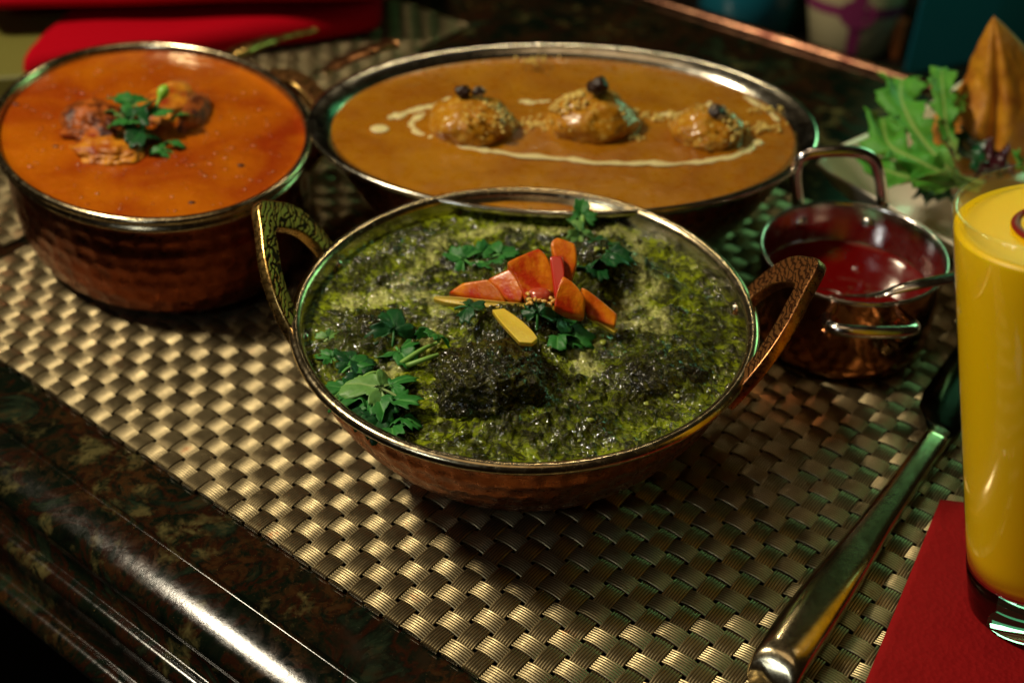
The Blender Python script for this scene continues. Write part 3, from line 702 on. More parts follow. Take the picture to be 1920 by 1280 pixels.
for (px, py) in ((452, 310), (30, 196), (105, 275), (360, 380)):
    tag(blob('spice_fleck', at(px, py, 5.42+DZ), (.13, .07, .04), M_dark, '', 'spice', sub=2), {452: 'black spice fleck on the right of the orange curry', 30: 'dark fleck near the left rim of the orange curry', 105: 'dark fleck left of the charred meat', 360: 'dark fleck near the front rim of the orange curry'}[px], 'spice fleck', 'spice flecks on the orange curry')
rs = random.Random(77); ps = []
for _ in range(260):
    a_ = rs.uniform(0, 6.283); r_ = math.sqrt(rs.random())*.9; X, Y = PA*.95*r_*math.cos(a_), PB*.95*r_*math.sin(a_)
    cx_, cy_ = PC[0]+X*math.cos(PR)-Y*math.sin(PR), PC[1]+X*math.sin(PR)+Y*math.cos(PR); q_ = np.argmin((x-cx_)**2+(y-cy_)**2)
    bm = bmesh.new(); bmesh.ops.create_icosphere(bm, subdivisions=2, radius=rs.uniform(.02, .07)); k_ = rs.uniform(.8, 1.6)
    ps.append(([np.array(v_.co)*np.array([k_, 1, .45])+np.array([cx_, cy_, LP+h[q_]+.005]) for v_ in bm.verts], [[w2.index for w2 in f.verts] for f in bm.faces])); bm.free()
vv, ff = join(*ps); tag(obj('sauce_bubbles', vv, ff, M_orange), 'tiny bubbles and oil beads all over the orange curry surface', 'bubbles', kind='stuff')
ring_handle('handle', pot, at(505, 145, 3.9), at(552, 318, 3.35), at(628, 205, 3.1), M_engR, M_brass, band=.8)

# ================================================================== OVAL DISH WITH KOFTA
OC = np.array([1.62, 40.0, 0.]); OA, OB = 8.85, 6.13
ov = thing('oval_dish', (OC[0], OC[1], 0), 'large oval copper dish with a broad steel rim holding golden curry', 'dish')
prof = [(0.01, .06), (.50, .06), (.58, .18), (.70, .85), (.79, 1.7), (.86, 2.6), (.91, 3.5), (.935, 4.0)]
pr3 = smoothpath([(a*10, b, 0) for a, b in prof], 6)[:, :2]
def hamo(t, i):
    z_ = pr3[i][1]
    if z_ < .1: return 0
    row = z_/4*6; rr = int(row); fr = row-rr; a = (t+sh[rr % 12])/(2*math.pi)*70; k = int(a) % 60; fa = a-int(a)
    return -.006*jp[rr % 14][k]*max(0, 1-((fr-.5)**2+(fa-.5)**2)*3.4)
V, F_ = lathe(OC, [(a/10, b) for a, b in pr3], 480, OA, OB, 0, dr=hamo); obj('body', V, F_, M_copper, ov)
V, F_ = lathe(OC, [(.93, 3.95), (.96, 4.05), (.985, 4.22), (1.0, 4.36), (1.004, 4.44), (1.0, 4.51), (.99, 4.53), (.975, 4.50), (.95, 4.40), (.925, 4.28), (.905, 4.10), (.89, 3.85), (.87, 3.4), (.84, 2.8)], 280, OA, OB)
obj('rim', V, F_, M_steel, ov)
x, y, q, F_ = disc_grid(OC[0]-.1, OC[1]-.1, OA*.925, OB*.925, 0, .10); LO = 4.17
h = (fbm(x*.5, y*.5, 4)-.5)*.09+(fbm(x*3, y*3, 3)-.5)*.015
koft = [(885, 222, 1.45, 1.25, .98), (1110, 215, 1.60, 1.35, 1.1), (1325, 232, 1.25, 1.15, .80)]
for (px, py, a_, b_, c_) in koft: h = h+dome(px, py, LO+.4, a_*1.3, b_*1.3, c_*.15)
h = np.where(q > .93, h*(1-q)/.07, h)
tag(obj('golden_curry', np.c_[x, y, LO+h], F_, M_gold, base=(OC[0], OC[1], 3.6)), 'smooth golden brown curry filling the oval dish', 'curry')
M_kof = sauce('sauced_kofta', (.46, .20, .008), (.34, .115, .004), (.60, .38, .07), .24, .1, (.54, .62))
M_crumb = mat('pale_crumbs', (.70, .50, .12), .45)
for k, (px, py, a_, b_, c_) in enumerate(koft):
    c = at(px, py+14, LO+.22)
    kf = blob('kofta', c, (a_, b_, c_), M_kof, ['left kofta ball with crumbs and two raisins on top, in the golden curry', 'middle and largest kofta ball with a raisin on top', 'right kofta ball, lowest, with one pale dusted raisin'][k], 'kofta', 'kofta balls in the golden curry', .13, 1.5, 0, 20+k, noise2=.035)
    rs = random.Random(40+k); ps = []
    for _ in range([120, 210, 80][k]):
        th = rs.gauss([.5, 2.4, .2][k], .9); ph_ = rs.uniform(.25, 1.35); rr = [1.0, 1.0, 1.0][k]
        p = c+np.array([a_*math.cos(th)*math.cos(ph_)*1.02, b_*math.sin(th)*math.cos(ph_)*1.02-.2, c_*math.sin(ph_)*1.03])
        s_ = rs.uniform(.03, .085); bm = bmesh.new(); bmesh.ops.create_icosphere(bm, subdivisions=1, radius=s_)
        ps.append(([p+np.array(v_.co)*np.array([rs.uniform(.7, 1.4), 1, .8]) for v_ in bm.verts], [[w2.index for w2 in f.verts] for f in bm.faces])); bm.free()
    vv, ff = join(*ps); tag(obj('crumbs', vv, ff, M_crumb, kf), kind='stuff')
ps = []; rs = random.Random(9)
for (px, py, n_, sp_) in ((1005, 232, 60, .5), (1040, 240, 30, .4), (1240, 220, 50, .45), (1185, 258, 16, .25), (1420, 240, 50, .5), (1440, 205, 30, .35), (1000, 112, 22, .28)):
    c = at(px, py, LO+.12 if py > 120 else LO+.35)
    for _ in range(n_):
        p = c+np.array([rs.gauss(0, sp_), rs.gauss(0, sp_*.5), rs.uniform(-.05, .06)]); s_ = rs.uniform(.03, .085)
        bm = bmesh.new(); bmesh.ops.create_icosphere(bm, subdivisions=1, radius=s_)
        ps.append(([p+np.array(v_.co) for v_ in bm.verts], [[w2.index for w2 in f.verts] for f in bm.faces])); bm.free()
vv, ff = join(*ps); tag(obj('cheese_crumbs', vv, ff, M_crumb), 'pale yellow crumbs scattered between the kofta balls on the golden curry', 'crumbs', kind='stuff')
for (px, py, zz, r_, lb, m_) in ((868, 172, 5.62, .24, 'dark raisin on the left kofta, left of two', M_dark), (898, 172, 5.62, .2, 'pale dusted raisin on the left kofta, right of two', None), (1122, 162, 5.85, .34, 'largest dark raisin on the middle kofta', M_dark), (1345, 210, 5.25, .28, 'raisin with a white dusting on the right kofta', None)):
    if m_ is None:
        m_ = mat('dusted_raisin', (.03, .01, .006), .4); n = N(m_); n.set('Base Color', n.mix(n.ramp(n.noise(n.mp(), 2.4, 3), [(.5, 0.), (.6, 1.)]), (.02, .008, .005), (.55, .45, .30)))
    blob('raisin', at(px, py, zz), (r_*1.15, r_, r_*.85), m_, lb, 'raisin', 'raisins on the kofta balls', .28, 1.6, .3, px, 4)
def drizzle(P, rad, label, z_=None):
    pts = smoothpath([at(a, b, LO+(c if c else .06)) for a, b, c in P], 8)
    rs = random.Random(len(P)); r = [rad*(.75+.5*abs(math.sin(i*.37+rs.random()*.4))) for i in range(len(pts))]; r[0] *= .5; r[-1] *= .4
    vt, ft = tube(pts+np.array([[0, .07*math.sin(i*.9)*math.sin(i*.31), -.02] for i in range(len(pts))]), np.array(r)*[1.0+.3*math.sin(i*1.7+math.sin(i*.6)*2) for i in range(len(pts))], 10, flat=.25); tag(obj('cream_drizzle', vt, ft, M_cream), label, 'cream', 'cream lines on the golden curry')
drizzle([(800, 212, 0), (772, 228, 0), (785, 248, 0), (840, 265, 0), (920, 283, 0), (1020, 294, 0), (1130, 304, 0), (1240, 306, 0), (1340, 300, 0), (1400, 282, 0), (1425, 262, 0)], .13, 'long thin cream line curving along the front of the kofta balls')
drizzle([(728, 222, 0), (765, 210, 0), (815, 198, 0), (850, 185, .2)], .17, 'short thick cream stroke at the left end of the golden curry')
drizzle([(972, 190, 0), (1010, 191, 0), (1055, 191, 0)], .12, 'straight short cream line between left and middle kofta')
drizzle([(1235, 215, 0), (1280, 212, .1), (1320, 200, .3), (1335, 192, .5)], .12, 'cream stroke reaching up to the right kofta')
drizzle([(1395, 180, 0), (1430, 200, 0), (1460, 225, 0)], .09, 'faint cream trail right of the right kofta')
c = at(712, 242, LO+.05); tag(blob('cream_drop', c, (.34, .28, .06), M_cream, '', '', sub=3, amp=.05), 'round cream drop left of the cream lines', 'cream')
ovh = tube(smoothpath([at(610, 135, 3.6), at(650, 112, 3.8), at(690, 96, 4.0), at(738, 82, 3.9)], 6), [.25]*3+[.33]*8+[.38]*8, 12, flat=.4)
tag(obj('spoon', ovh[0], ovh[1], M_bronze), 'blurred copper spoon handle with a bright glint behind the oval dish', 'spoon')
fk = tube(smoothpath([at(425, 108, 2.2), at(470, 88, 2.2), at(520, 72, 2.0), at(590, 56, 1.4)], 6), [.42]*6+[.36]*6+[.2]*7, 12, flat=.5)
tag(obj('fork', fk[0], fk[1], M_brass), 'blurred brass cutlery handle beside the red cloth behind the pot', 'cutlery')

# ================================================================== SAUCE PAN
QC = np.array([10.80, 34.0, 0.]); QR = 2.93; QH = 3.3
pan = thing('sauce_pan', (QC[0], QC[1], 0), 'small round copper pan with two looped steel handles and dark red sauce', 'pan')
M_pancop = metal('polished_pan_copper', (.62, .26, .10), .13, 2, .01, dark=(.40, .12, .05)); n = N(M_pancop)
pp = [(.01, .03), (2.35, .03), (2.6, .08), (2.78, .25), (2.86, .55)]+[(2.88, .8+.27*k) for k in range(10)]
pj = lambda t, i: (.020*math.sin(11*t+i*.8)+.016*math.sin(23*t+i*1.9)) if i > 1 else 0
V, F_ = lathe(QC, pp, 200, dr=pj); obj('body', V, F_, M_pancop, pan)
V, F_ = lathe(QC, [(2.90, 3.15), (2.94, 3.22), (2.95, 3.29), (2.91, 3.32), (2.85, 3.29), (2.82, 3.2), (2.81, 2.4), (2.8, 1.2), (2.6, .6)], 160); obj('rim', V, F_, M_pansteel, pan)
def panfoot(px, py, r=None): 
    p = at(px, py, 2.6); return p
yb = QC[1]+2.95
bh = [(1500, 398), (1494, 360), (1492, 318), (1508, 292), (1560, 284), (1610, 286), (1638, 300), (1650, 335), (1656, 385)]
vt, ft = tube(smoothpath([aty(a, b, yb+.05+.10*math.sin(math.pi*i/8)) for i, (a, b) in enumerate(bh)], 6), .2, 14, up=(0, 1, 0)); obj('handle', vt, ft, M_pansteel, pan)
fh = [(1512, 572, 2.75, .1), (1498, 585, 2.8, -.5), (1520, 597, 2.85, -.85), (1570, 595, 2.85, -.9), (1640, 588, 2.85, -.9), (1690, 578, 2.85, -.85), (1702, 566, 2.8, -.4), (1690, 556, 2.75, .1)]
yf = QC[1]-2.95
fp = [np.array([QC[0]+dx, yf+dy, z_]) for dx, dy, z_ in ((-1.15, .35, 2.55), (-1.28, -.25, 2.7), (-1.05, -.62, 2.8), (-.4, -.72, 2.82), (.4, -.72, 2.82), (1.05, -.62, 2.8), (1.28, -.25, 2.7), (1.15, .35, 2.55))]
vt, ft = tube(smoothpath(fp, 6), .2, 14); obj('handle', vt, ft, M_pansteel, pan)
for s_, yy in ((-1.15, -1), (1.15, -1), (-1.15, 1), (1.15, 1)):
    a = math.atan2(yy*math.sqrt(2.9**2-1.15**2), s_)
    cx_, cy_ = QC[0]+2.92*math.cos(a), QC[1]+2.92*math.sin(a); tx = np.array([-math.sin(a), math.cos(a), 0]); nn = np.array([math.cos(a), math.sin(a), 0])
    V = []
    for k in range(20):
        q_ = 2*math.pi*k/20; wv = .50*math.cos(q_)*(1-.2*math.sin(q_)); hv = .62*math.sin(q_)
        a_ = a+wv/2.92
        for off in (.0, .06): V.append((QC[0]+(2.90+off)*math.cos(a_), QC[1]+(2.90+off)*math.sin(a_), 2.05+hv))
    Fp = grid(20, 2, closeu=True)+[tuple(2*k+1 for k in range(20)), tuple(2*k for k in range(19, -1, -1))]
    obj('bracket', V, Fp, M_pancop, pan, smooth=False)
    rivet(pan, (QC[0]+2.96*math.cos(a), QC[1]+2.96*math.sin(a), 1.95), nn, .22, M_pancop)
    rivet(pan, (QC[0]+2.81*math.cos(a), QC[1]+2.81*math.sin(a), 2.62), -nn, .24, M_pansteel)
M_syr = mat('red_syrup', (.12, .001, .001), .05, 0, Coat_Weight=.5, IOR=1.45); n = N(M_syr); n.bump(n.noise(n.mp(), .8, 3), .05, .4)
x, y, q, F_ = disc_grid(QC[0], QC[1], 2.80, 2.80, 0, .12)
tag(obj('red_sauce', np.c_[x, y, 1.75+.05*np.clip((q-.95)/.05, 0, 1)], F_, M_syr, base=(QC[0], QC[1], 1.5)), 'glossy dark red tamarind sauce inside the small pan', 'sauce')
sp_ = smoothpath([at(1560, 556, 1.7), at(1640, 553, 3.4), at(1700, 538, 3.9), at(1790, 520, 4.1), at(1880, 505, 4.2)], 6)
vt, ft = tube(sp_, np.linspace(.16, .26, len(sp_)), 10, flat=.4)
vb, fb = lathe(at(1545, 558, 1.72), [(.01, -.15), (.4, -.1), (.62, .05)], 24, 1, .7)
spn = thing('small_spoon', sp_[0], 'thin steel spoon resting in the red sauce with its handle over the pan rim', 'spoon')
obj('handle', vt, ft, M_pansteel, spn); obj('bowl', vb, fb, M_pansteel, spn)

# ================================================================== KNIFE
def kn(al, pe, z_): return np.array([.64*al+.77*pe, .77*al-.64*pe, z_])
kf = thing('table_knife', kn(19.2, -7.6, 0), 'heavy steel table knife with a thick handle lying right of the spinach bowl', 'knife')
st = [(18.80, .60, .36), (18.86, .68, .43), (19.0, .72, .47), (19.6, .74, .48), (21, .74, .46), (22.5, .69, .43), (24, .60, .38), (25.5, .50, .34), (27, .455, .31), (28.5, .42, .29), (29.8, .42, .27), (30.3, .46, .24)]
V = []; n_ = 40
for (al, w2, h2) in [(a_, b_*.90, c_*.92) for a_, b_, c_ in st]:
    ctr = -7.57-(al-19.2)*.079+(.0)
    for k in range(n_):
        q_ = 2*math.pi*k/n_; cx_ = abs(math.cos(q_))**.75*math.copysign(1, math.cos(q_)); sz_ = abs(math.sin(q_))**.8*math.copysign(1, math.sin(q_))
        V.append(kn(al+(.80*(h2+h2*sz_)*max(0, (20.5-al)/1.7) if al < 20.5 else 0), ctr+w2*cx_, .06+h2+h2*sz_))
Fk = grid(len(st), n_, closev=True)+[tuple(range(n_)), tuple((len(st)-1)*n_+k for k in range(n_))[::-1]]
o = obj('handle', V, Fk, M_knife, kf)
bm = bmesh.new(); bm.from_mesh(o.data); bmesh.ops.recalc_face_normals(bm, faces=bm.faces); bm.to_mesh(o.data); bm.free()
bl = [(30.2, -8.85, -8.05), (30.5, -9.1, -8.0), (30.9, -9.45, -8.0), (31.6, -9.65, -8.05), (34, -9.85, -8.3), (37, -9.9, -8.6), (40, -9.8, -8.9), (42, -9.5, -9.2)]
V = []
for al, l_, r_ in bl:
    for p_, zz in ((l_, .42), ((l_+r_)/2, .50), (r_, .44), (r_, .34), ((l_+r_)/2, .30), (l_, .38)): V.append(kn(al, p_, zz))
Fk = grid(len(bl), 6, closev=True)+[tuple(range(6)), tuple((len(bl)-1)*6+k for k in range(6))[::-1]]
o = obj('blade', V, Fk, M_blade, kf); bm = bmesh.new(); bm.from_mesh(o.data); bmesh.ops.recalc_face_normals(bm, faces=bm.faces); bm.to_mesh(o.data); bm.free()

# ================================================================== RED PAPER NAPKIN AND GLASS
a0, b0 = at(1762, 940, .1)[:2], at(1600, 1335, .1)[:2]; u = (b0-a0)/np.linalg.norm(b0-a0); w_ = np.array([-u[1], u[0]])
if w_[0] < 0: w_ = -w_
w_ = (at(1960, 962, .1)[:2]-a0); w_ /= np.linalg.norm(w_)
ng = 60; V = []
for i in range(ng+1):
    for j in range(ng+1):
        p = a0+u*13*i/ng+w_*13*j/ng; V.append((p[0], p[1], .17+.05*math.exp(-((j-21)/1.6)**2)+.04*math.exp(-((i-30)/1.6)**2)+.03*float(fbm(np.array([p[0]*.6]), np.array([p[1]*.6]), 3)[0])))
nap = obj('paper_napkin', V, grid(ng+1, ng+1), M_paper); tag(nap, 'square red paper napkin under the glass at the lower right', 'napkin'); solid(nap, .05)

GB = np.array([13.62, 22.1, .24]); GN = np.array([math.sin(-.14), math.sin(.15), 1.]); GN /= np.linalg.norm(GN)
GT, GBR, GH = 2.5, 1.58, 11.35
gu = np.cross([0, 1, 0], GN); gu /= np.linalg.norm(gu); gw = np.cross(GN, gu)
def glathe(prof, n=128):
    V = []
    for k in range(n):
        t = 2*math.pi*k/n
        for r, z_ in prof: V.append(GB+GN*z_+r*(math.cos(t)*gu+math.sin(t)*gw))
    return V, grid(n, len(prof), closeu=True)
def ro(z_): return GBR+(GT-GBR)*z_/GH
M_glass = mat('clear_glass', (1, 1, 1), .0, 0, Transmission_Weight=1., IOR=1.5)
M_wall_g = bpy.data.materials.new('thin_glass'); M_wall_g.use_nodes = True; t_ = M_wall_g.node_tree; t_.nodes.clear()
o1 = t_.nodes.new('ShaderNodeOutputMaterial'); mx = t_.nodes.new('ShaderNodeMixShader'); tr = t_.nodes.new('ShaderNodeBsdfTransparent'); gs = t_.nodes.new('ShaderNodeBsdfGlossy'); lw = t_.nodes.new('ShaderNodeLayerWeight'); fr_ = t_.nodes.new('ShaderNodeMath'); fr_.operation = 'POWER'; t_.links.new(lw.outputs['Facing'], fr_.inputs[0]); fr_.inputs[1].default_value = 3.2; gs.inputs['Roughness'].default_value = .02; tr.inputs[0].default_value = (1, 1, .995, 1)
f2_ = t_.nodes.new('ShaderNodeMath'); f2_.operation = 'MULTIPLY_ADD'; t_.links.new(fr_.outputs[0], f2_.inputs[0]); f2_.inputs[1].default_value = .7; f2_.inputs[2].default_value = .035; t_.links.new(f2_.outputs[0], mx.inputs[0]); t_.links.new(tr.outputs[0], mx.inputs[1]); t_.links.new(gs.outputs[0], mx.inputs[2]); t_.links.new(mx.outputs[0], o1.inputs[0])
gl = thing('juice_glass', GB, 'tall clear glass of yellow mango drink standing on the red paper napkin', 'glass')
ZB = 1.42
def clean(o):
    bm = bmesh.new(); bm.from_mesh(o.data); bmesh.ops.remove_doubles(bm, verts=bm.verts, dist=1e-5); bmesh.ops.recalc_face_normals(bm, faces=bm.faces); bm.to_mesh(o.data); bm.free()
pg = [(0.001, 0.06), (1.2, .04), (GBR-.18, .0), (GBR-.05, .04), (ro(.15), .16), (ro(.5), .5), (ro(.9), .9), (ro(ZB), ZB), (GBR-.10, ZB+.02), (GBR-.18, ZB-.06), (GBR-.42, 1.20), (GBR-.95, 1.08), (.001, 1.05)]
V, F_ = glathe(pg); clean(obj('thick_base', V, F_, M_glass, gl))
H0 = ZB+.03
pg = [(ro(H0)-.02, H0)]+[(ro(H0+k*(GH-.15-H0)/12), H0+k*(GH-.15-H0)/12) for k in range(13)]
pg += [(GT-.01, GH-.04), (GT-.06, GH), (GT-.12, GH-.01), (GT-.16, GH-.07)]+[(ro(GH-.3-k*(GH-.3-H0)/10)-.16, GH-.3-k*(GH-.3-H0)/10) for k in range(11)]
V, F_ = glathe(pg); clean(obj('tumbler', V, F_, M_wall_g, gl))
M_mango = mat('mango_drink', (.97, .59, .001), .35, 0, Subsurface_Weight=.15)
LV = GH-.52
pm = [(.001, 1.07), (GBR-.95, 1.10), (GBR-.44, 1.22), (GBR-.20, 1.43), (ro(1.5)-.03, 1.5)]+[(ro(1.7+k*(LV-1.75)/10)-.025, 1.7+k*(LV-1.75)/10) for k in range(11)]+[(ro(LV)-.03, LV+.03), (ro(LV)-.26, LV), (.001, LV-.02)]
V, F_ = glathe(pm)
o = obj('mango_drink', V, F_, M_mango, None, base=tuple(GB)); tag(o, 'thick yellow mango drink filling the tall glass', 'drink')
bm = bmesh.new(); bm.from_mesh(o.data); bmesh.ops.remove_doubles(bm, verts=bm.verts, dist=1e-5); bmesh.ops.recalc_face_normals(bm, faces=bm.faces); bm.to_mesh(o.data); bm.free()
M_swirl = mat('red_syrup_swirl', (.20, .006, .004), .5, 0, Specular_IOR_Level=.2)
sw = []
for k in range(60):
    t = 2.2+k/59*6.6; r = 1.18-.5*k/59
    sw.append(GB+GN*(LV+.03)+r*(math.cos(t)*gu+math.sin(t)*gw))
vt, ft = tube(sw, [+.06+.08*math.sin(math.pi*min(1, k/30)) for k in range(60)], 10, flat=.4)
tag(obj('syrup_swirl', vt, ft, M_swirl), 'dark red syrup swirl floating on the mango drink', 'syrup')

# ================================================================== PLATE, LETTUCE, SAMOSA
pc0 = np.array([10.72, 41.2]); d1 = np.array([math.cos(R(43.2)), math.sin(R(43.2))]); d2 = np.array([math.cos(R(-47.5)), math.sin(R(-47.5))])
ctr = pc0+(d1+d2)*6.9
pl = thing('plate', (ctr[0], ctr[1], 0), 'cream white square plate holding salad leaves and samosas at the upper right', 'plate')
V = []; nk = 96
def sq(t, e=22.): return 1/((abs(math.cos(t))**e+abs(math.sin(t))**e)**(1/e))
ring = [(.02, .25), (.35, .22), (.60, .22), (.72, .35), (.82, .75), (.92, 1.45), (.985, 2.0), (1.0, 2.08), (1.005, 2.0), (.985, 1.85), (.93, 1.25), (.83, .55), (.70, .10), (.5, .02), (.02, .02)]
for k in range(nk):
    t = 2*math.pi*k/nk
    for r, z_ in ring:
        lift = 1+.10*math.cos(4*t-math.pi)*r*r
        rr = 6.9*r*(sq(t)*.98+.02); p = ctr+rr*(math.cos(t)*d1+math.sin(t)*d2); V.append((p[0], p[1], .05+z_*lift))
obj('dish', V, grid(nk, len(ring), closeu=True), M_white, pl)
M_sam = mat('fried_pastry', (.48, .20, .03), .45, 0, Coat_Weight=.15); n = N(M_sam); v = n.mp()
n.set('Base Color', n.mix(n.ramp(n.noise(v, .9, 5, .6), [(.36, 0.), (.66, 1.)]), (.38, .11, .005), (.64, .28, .009)))
n.bump(n.voro(v, 2.2, 'SMOOTH_F1'), .07, .6, n.bump(n.noise(v, 5, 6, .65), .07, .8))
def samosa(c, r0, h, seam, label, lean=(0, 0), seed=0):
    V = []; nt, nz = 96, 40
    for k in range(nt):
        t = 2*math.pi*k/nt
        for j in range(nz):
            f = j/(nz-1); prof_ = (1-f**1.1)*.90+.17*(1-f**5)
            tri = 1+.11*math.cos(3*(t-seam))+.03*math.cos(2*t+seed)
            d = math.atan2(math.sin(t-seam), math.cos(t-seam)); gr = 1-.30*math.exp(-(d/.10)**2)*(1-f)**.3+.08*math.exp(-((abs(d)-.28)/.16)**2)
            nn = 1+.14*mnoise.noise(Vector((math.cos(t)*1.3, math.sin(t)*1.3, f*3+seed)))+.05*mnoise.noise(Vector((math.cos(t)*4, math.sin(t)*4, f*11+seed)))
            r = r0*prof_*tri*gr*nn
            if j == 0: r *= .8
            V.append((c[0]+r*math.cos(t)+lean[0]*f*f, c[1]+r*math.sin(t)*.8+lean[1]*f, c[2]+h*f))
    o = obj('samosa', V, grid(nt, nz, closeu=True)+[tuple(k*nz for k in range(nt))[::-1], tuple(k*nz+nz-1 for k in range(nt))], M_sam)
    return tag(o, label, 'samosa', 'samosas on the plate')
sc = at(1870, 292, 1.2)
samosa(sc+np.array([0, .3, 0]), 2.45, 5.5, R(-112), 'golden fried samosa standing with its point up behind the glass', (-1.35, .2))
samosa(sc+np.array([3.4, -.6, 0]), 1.9, 3.4, R(-40), 'second samosa lying lower at the right edge beside the pointed one', (.8, 0), 3)
M_let = mat('lettuce', (.06, .30, .05), .5, 0, Specular_IOR_Level=.3); n = N(M_let); v = n.mp()
at1 = n.attr('rib'); c_ = n.mix(n.noise(v, 1.4, 5), (.022, .20, .016), (.12, .42, .035)); n.set('Base Color', n.mix(at1, c_, (.48, .55, .16)))
n.b.inputs['Subsurface Weight'].default_value = .1; n.bump(n.noise(v, 3.5, 5, .6), .08, .7)
def frond(P, width, label, m=M_let, seed=0, ruff=.25, side=None, dark=0):
    C_ = smoothpath(P, 14); L = len(C_); W = 15; V = []; rib = []; rs = random.Random(seed); ph = rs.uniform(0, 6)
    for i in range(L):
        f = i/(L-1); t = C_[min(i+1, L-1)]-C_[max(i-1, 0)]; t /= np.linalg.norm(t)
        s_ = np.array(side if side is not None else np.cross(t, (0, -.5, 1))); s_ = s_-t*(s_@t); s_ /= np.linalg.norm(s_); nn = np.cross(s_, t)
        w0 = width*(.10+.90*math.sin(math.pi*min(1, f**1.15*.62+.02))**1.2)*(1 if f < .93 else .75)
        for j in range(W):
            u_ = -1+2*j/(W-1); e_ = 1+(.85*(((f*5.5+ph+.4*(u_ > 0)) % 1)-.4)+.22*(((f*14+ph) % 1)-.5))*abs(u_)**1.5
            p = C_[i]+s_*u_*w0*e_+t*abs(u_)**2*w0*.55
            p = p+nn*(ruff*abs(u_)**1.6*math.sin(f*19+ph+u_*2.5)+.20*w0*(u_*u_))
            V.append(p); rib.append(max(0, 1-abs(u_)*(3.+5*f))*(1-.55*f)+.8*max(0, 1-f*3.2))
    o = obj('lettuce_leaf', V, grid(L, W), m)
    a_ = o.data.attributes.new('rib', 'FLOAT', 'POINT'); a_.data.foreach_set('value', np.clip(rib, 0, 1).astype(np.float32))
    solid(o, .04); return tag(o, label, 'lettuce leaf', 'salad leaves on the plate')
b_ = at(1838, 352, 2.2)
frond([b_, at(1770, 310, 3.0), at(1720, 250, 3.6), at(1690, 190, 4.0), at(1690, 150, 4.2)], .68, 'tall pointed lettuce leaf with pale centre rib, leftmost of the salad', seed=1)
frond([b_, at(1770, 325, 2.9), at(1715, 300, 3.2), at(1665, 270, 3.3), at(1655, 222, 3.4)], .62, 'ruffled lettuce leaf fanning out to the left over the plate edge', seed=2, ruff=.35)
frond([b_, at(1770, 345, 2.5), at(1710, 335, 2.7), at(1655, 318, 2.8), at(1645, 300, 2.8)], .55, 'low broad lettuce leaf along the front edge of the plate', seed=3)
frond([at(1800, 300, 2.6), at(1778, 255, 3.2), at(1770, 200, 3.9), at(1764, 130, 4.5)], .42, 'slim upright lettuce leaf just left of the samosa', seed=4, ruff=.15)
frond([at(1770, 262, 3.0), at(1782, 225, 3.4), at(1800, 180, 3.8)], .28, 'small side lettuce leaf pointing at the samosa', seed=6, ruff=.12)
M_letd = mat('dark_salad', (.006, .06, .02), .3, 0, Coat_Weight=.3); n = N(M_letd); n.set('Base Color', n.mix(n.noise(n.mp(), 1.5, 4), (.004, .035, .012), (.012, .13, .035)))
M_purp = mat('purple_salad', (.05, .008, .012), .25, 0, Coat_Weight=.4)
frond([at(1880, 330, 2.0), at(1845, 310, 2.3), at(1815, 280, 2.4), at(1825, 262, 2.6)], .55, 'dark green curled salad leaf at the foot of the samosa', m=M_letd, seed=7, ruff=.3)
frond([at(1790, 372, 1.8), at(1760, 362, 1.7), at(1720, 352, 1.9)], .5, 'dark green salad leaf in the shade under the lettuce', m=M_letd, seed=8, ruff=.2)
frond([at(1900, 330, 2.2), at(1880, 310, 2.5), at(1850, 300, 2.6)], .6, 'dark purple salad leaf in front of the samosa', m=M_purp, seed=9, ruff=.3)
frond([at(1925, 325, 2.4), at(1915, 310, 2.9), at(1905, 300, 3.2)], .3, 'small bright salad leaf at the right edge above the glass', m=M_let, seed=10, ruff=.1)

# ================================================================== RED CLOTH, FOLDER, THINGS BEYOND THE TABLE
cn = thing('cloth_napkin', at(300, 60, 0), 'thick folded red cloth napkin behind the orange curry pot', 'napkin')
def fold(P0, P1, P2, P3_, z0, z1, name):
    """soft folded layer between two edges"""
    n1, n2 = 24, 10; V = []
    top = []
    for i in range(n1+1):
        f = i/n1; a_ = P0*(1-f)+P1*f; b_2 = P3_*(1-f)+P2*f
        sec_ = []
        hh = (z1-z0)/2
        for k in range(9):
            q_ = -math.pi/2+math.pi*k/8; sec_.append((-hh*math.cos(q_), (z0+z1)/2+hh*math.sin(q_)))
        dirv = (b_2-a_); Ld = np.linalg.norm(dirv); dirv /= Ld
        wob = .10*math.sin(f*5)+.06*math.sin(f*13)
        for s_, z_ in sec_: p = a_+dirv*s_; V.append((p[0], p[1], z_+wob*.5))
        for k in range(1, 8): p = a_+dirv*Ld*k/8; V.append((p[0], p[1], z1+wob+.08*math.sin(k*1.1+f*6)))
        for s_, z_ in sec_[::-1]: p = b_2-dirv*s_; V.append((p[0], p[1], z_+wob*.5))
        m_ = len(sec_)*2+7
    F_ = grid(n1+1, m_, closev=True)+[tuple(range(m_)), tuple(n1*m_+k for k in range(m_))]
    o = obj(name, V, F_, M_clothred, cn); bm = bmesh.new(); bm.from_mesh(o.data); bmesh.ops.recalc_face_normals(bm, faces=bm.faces); bm.to_mesh(o.data); bm.free()
    return bevel(o, 0, sub=1)
g2 = lambda a, b, z_: at(a, b, z_)[:2]
fold(g2(38, 128, .9), g2(722, 20, .9), g2(700, -90, .9), g2(190, -20, .9), .1, 1.5, 'lower_fold')
fold(g2(-60, 4, 2.6), g2(760, -22, 2.6), g2(780, -140, 2.6), g2(-80, -140, 2.6), 2.2, 2.9, 'upper_fold')
M_olive = mat('olive_cover', (.13, .12, .018), .55); n = N(M_olive); n.bump(n.noise(n.mp(), 8, 4), .02, .5)
p0 = at(-160, 170, .8); f_ = thing('menu_folder', at(40, 100, 0), 'blurred olive green menu folder lying at the upper left corner', 'menu')
V = [];
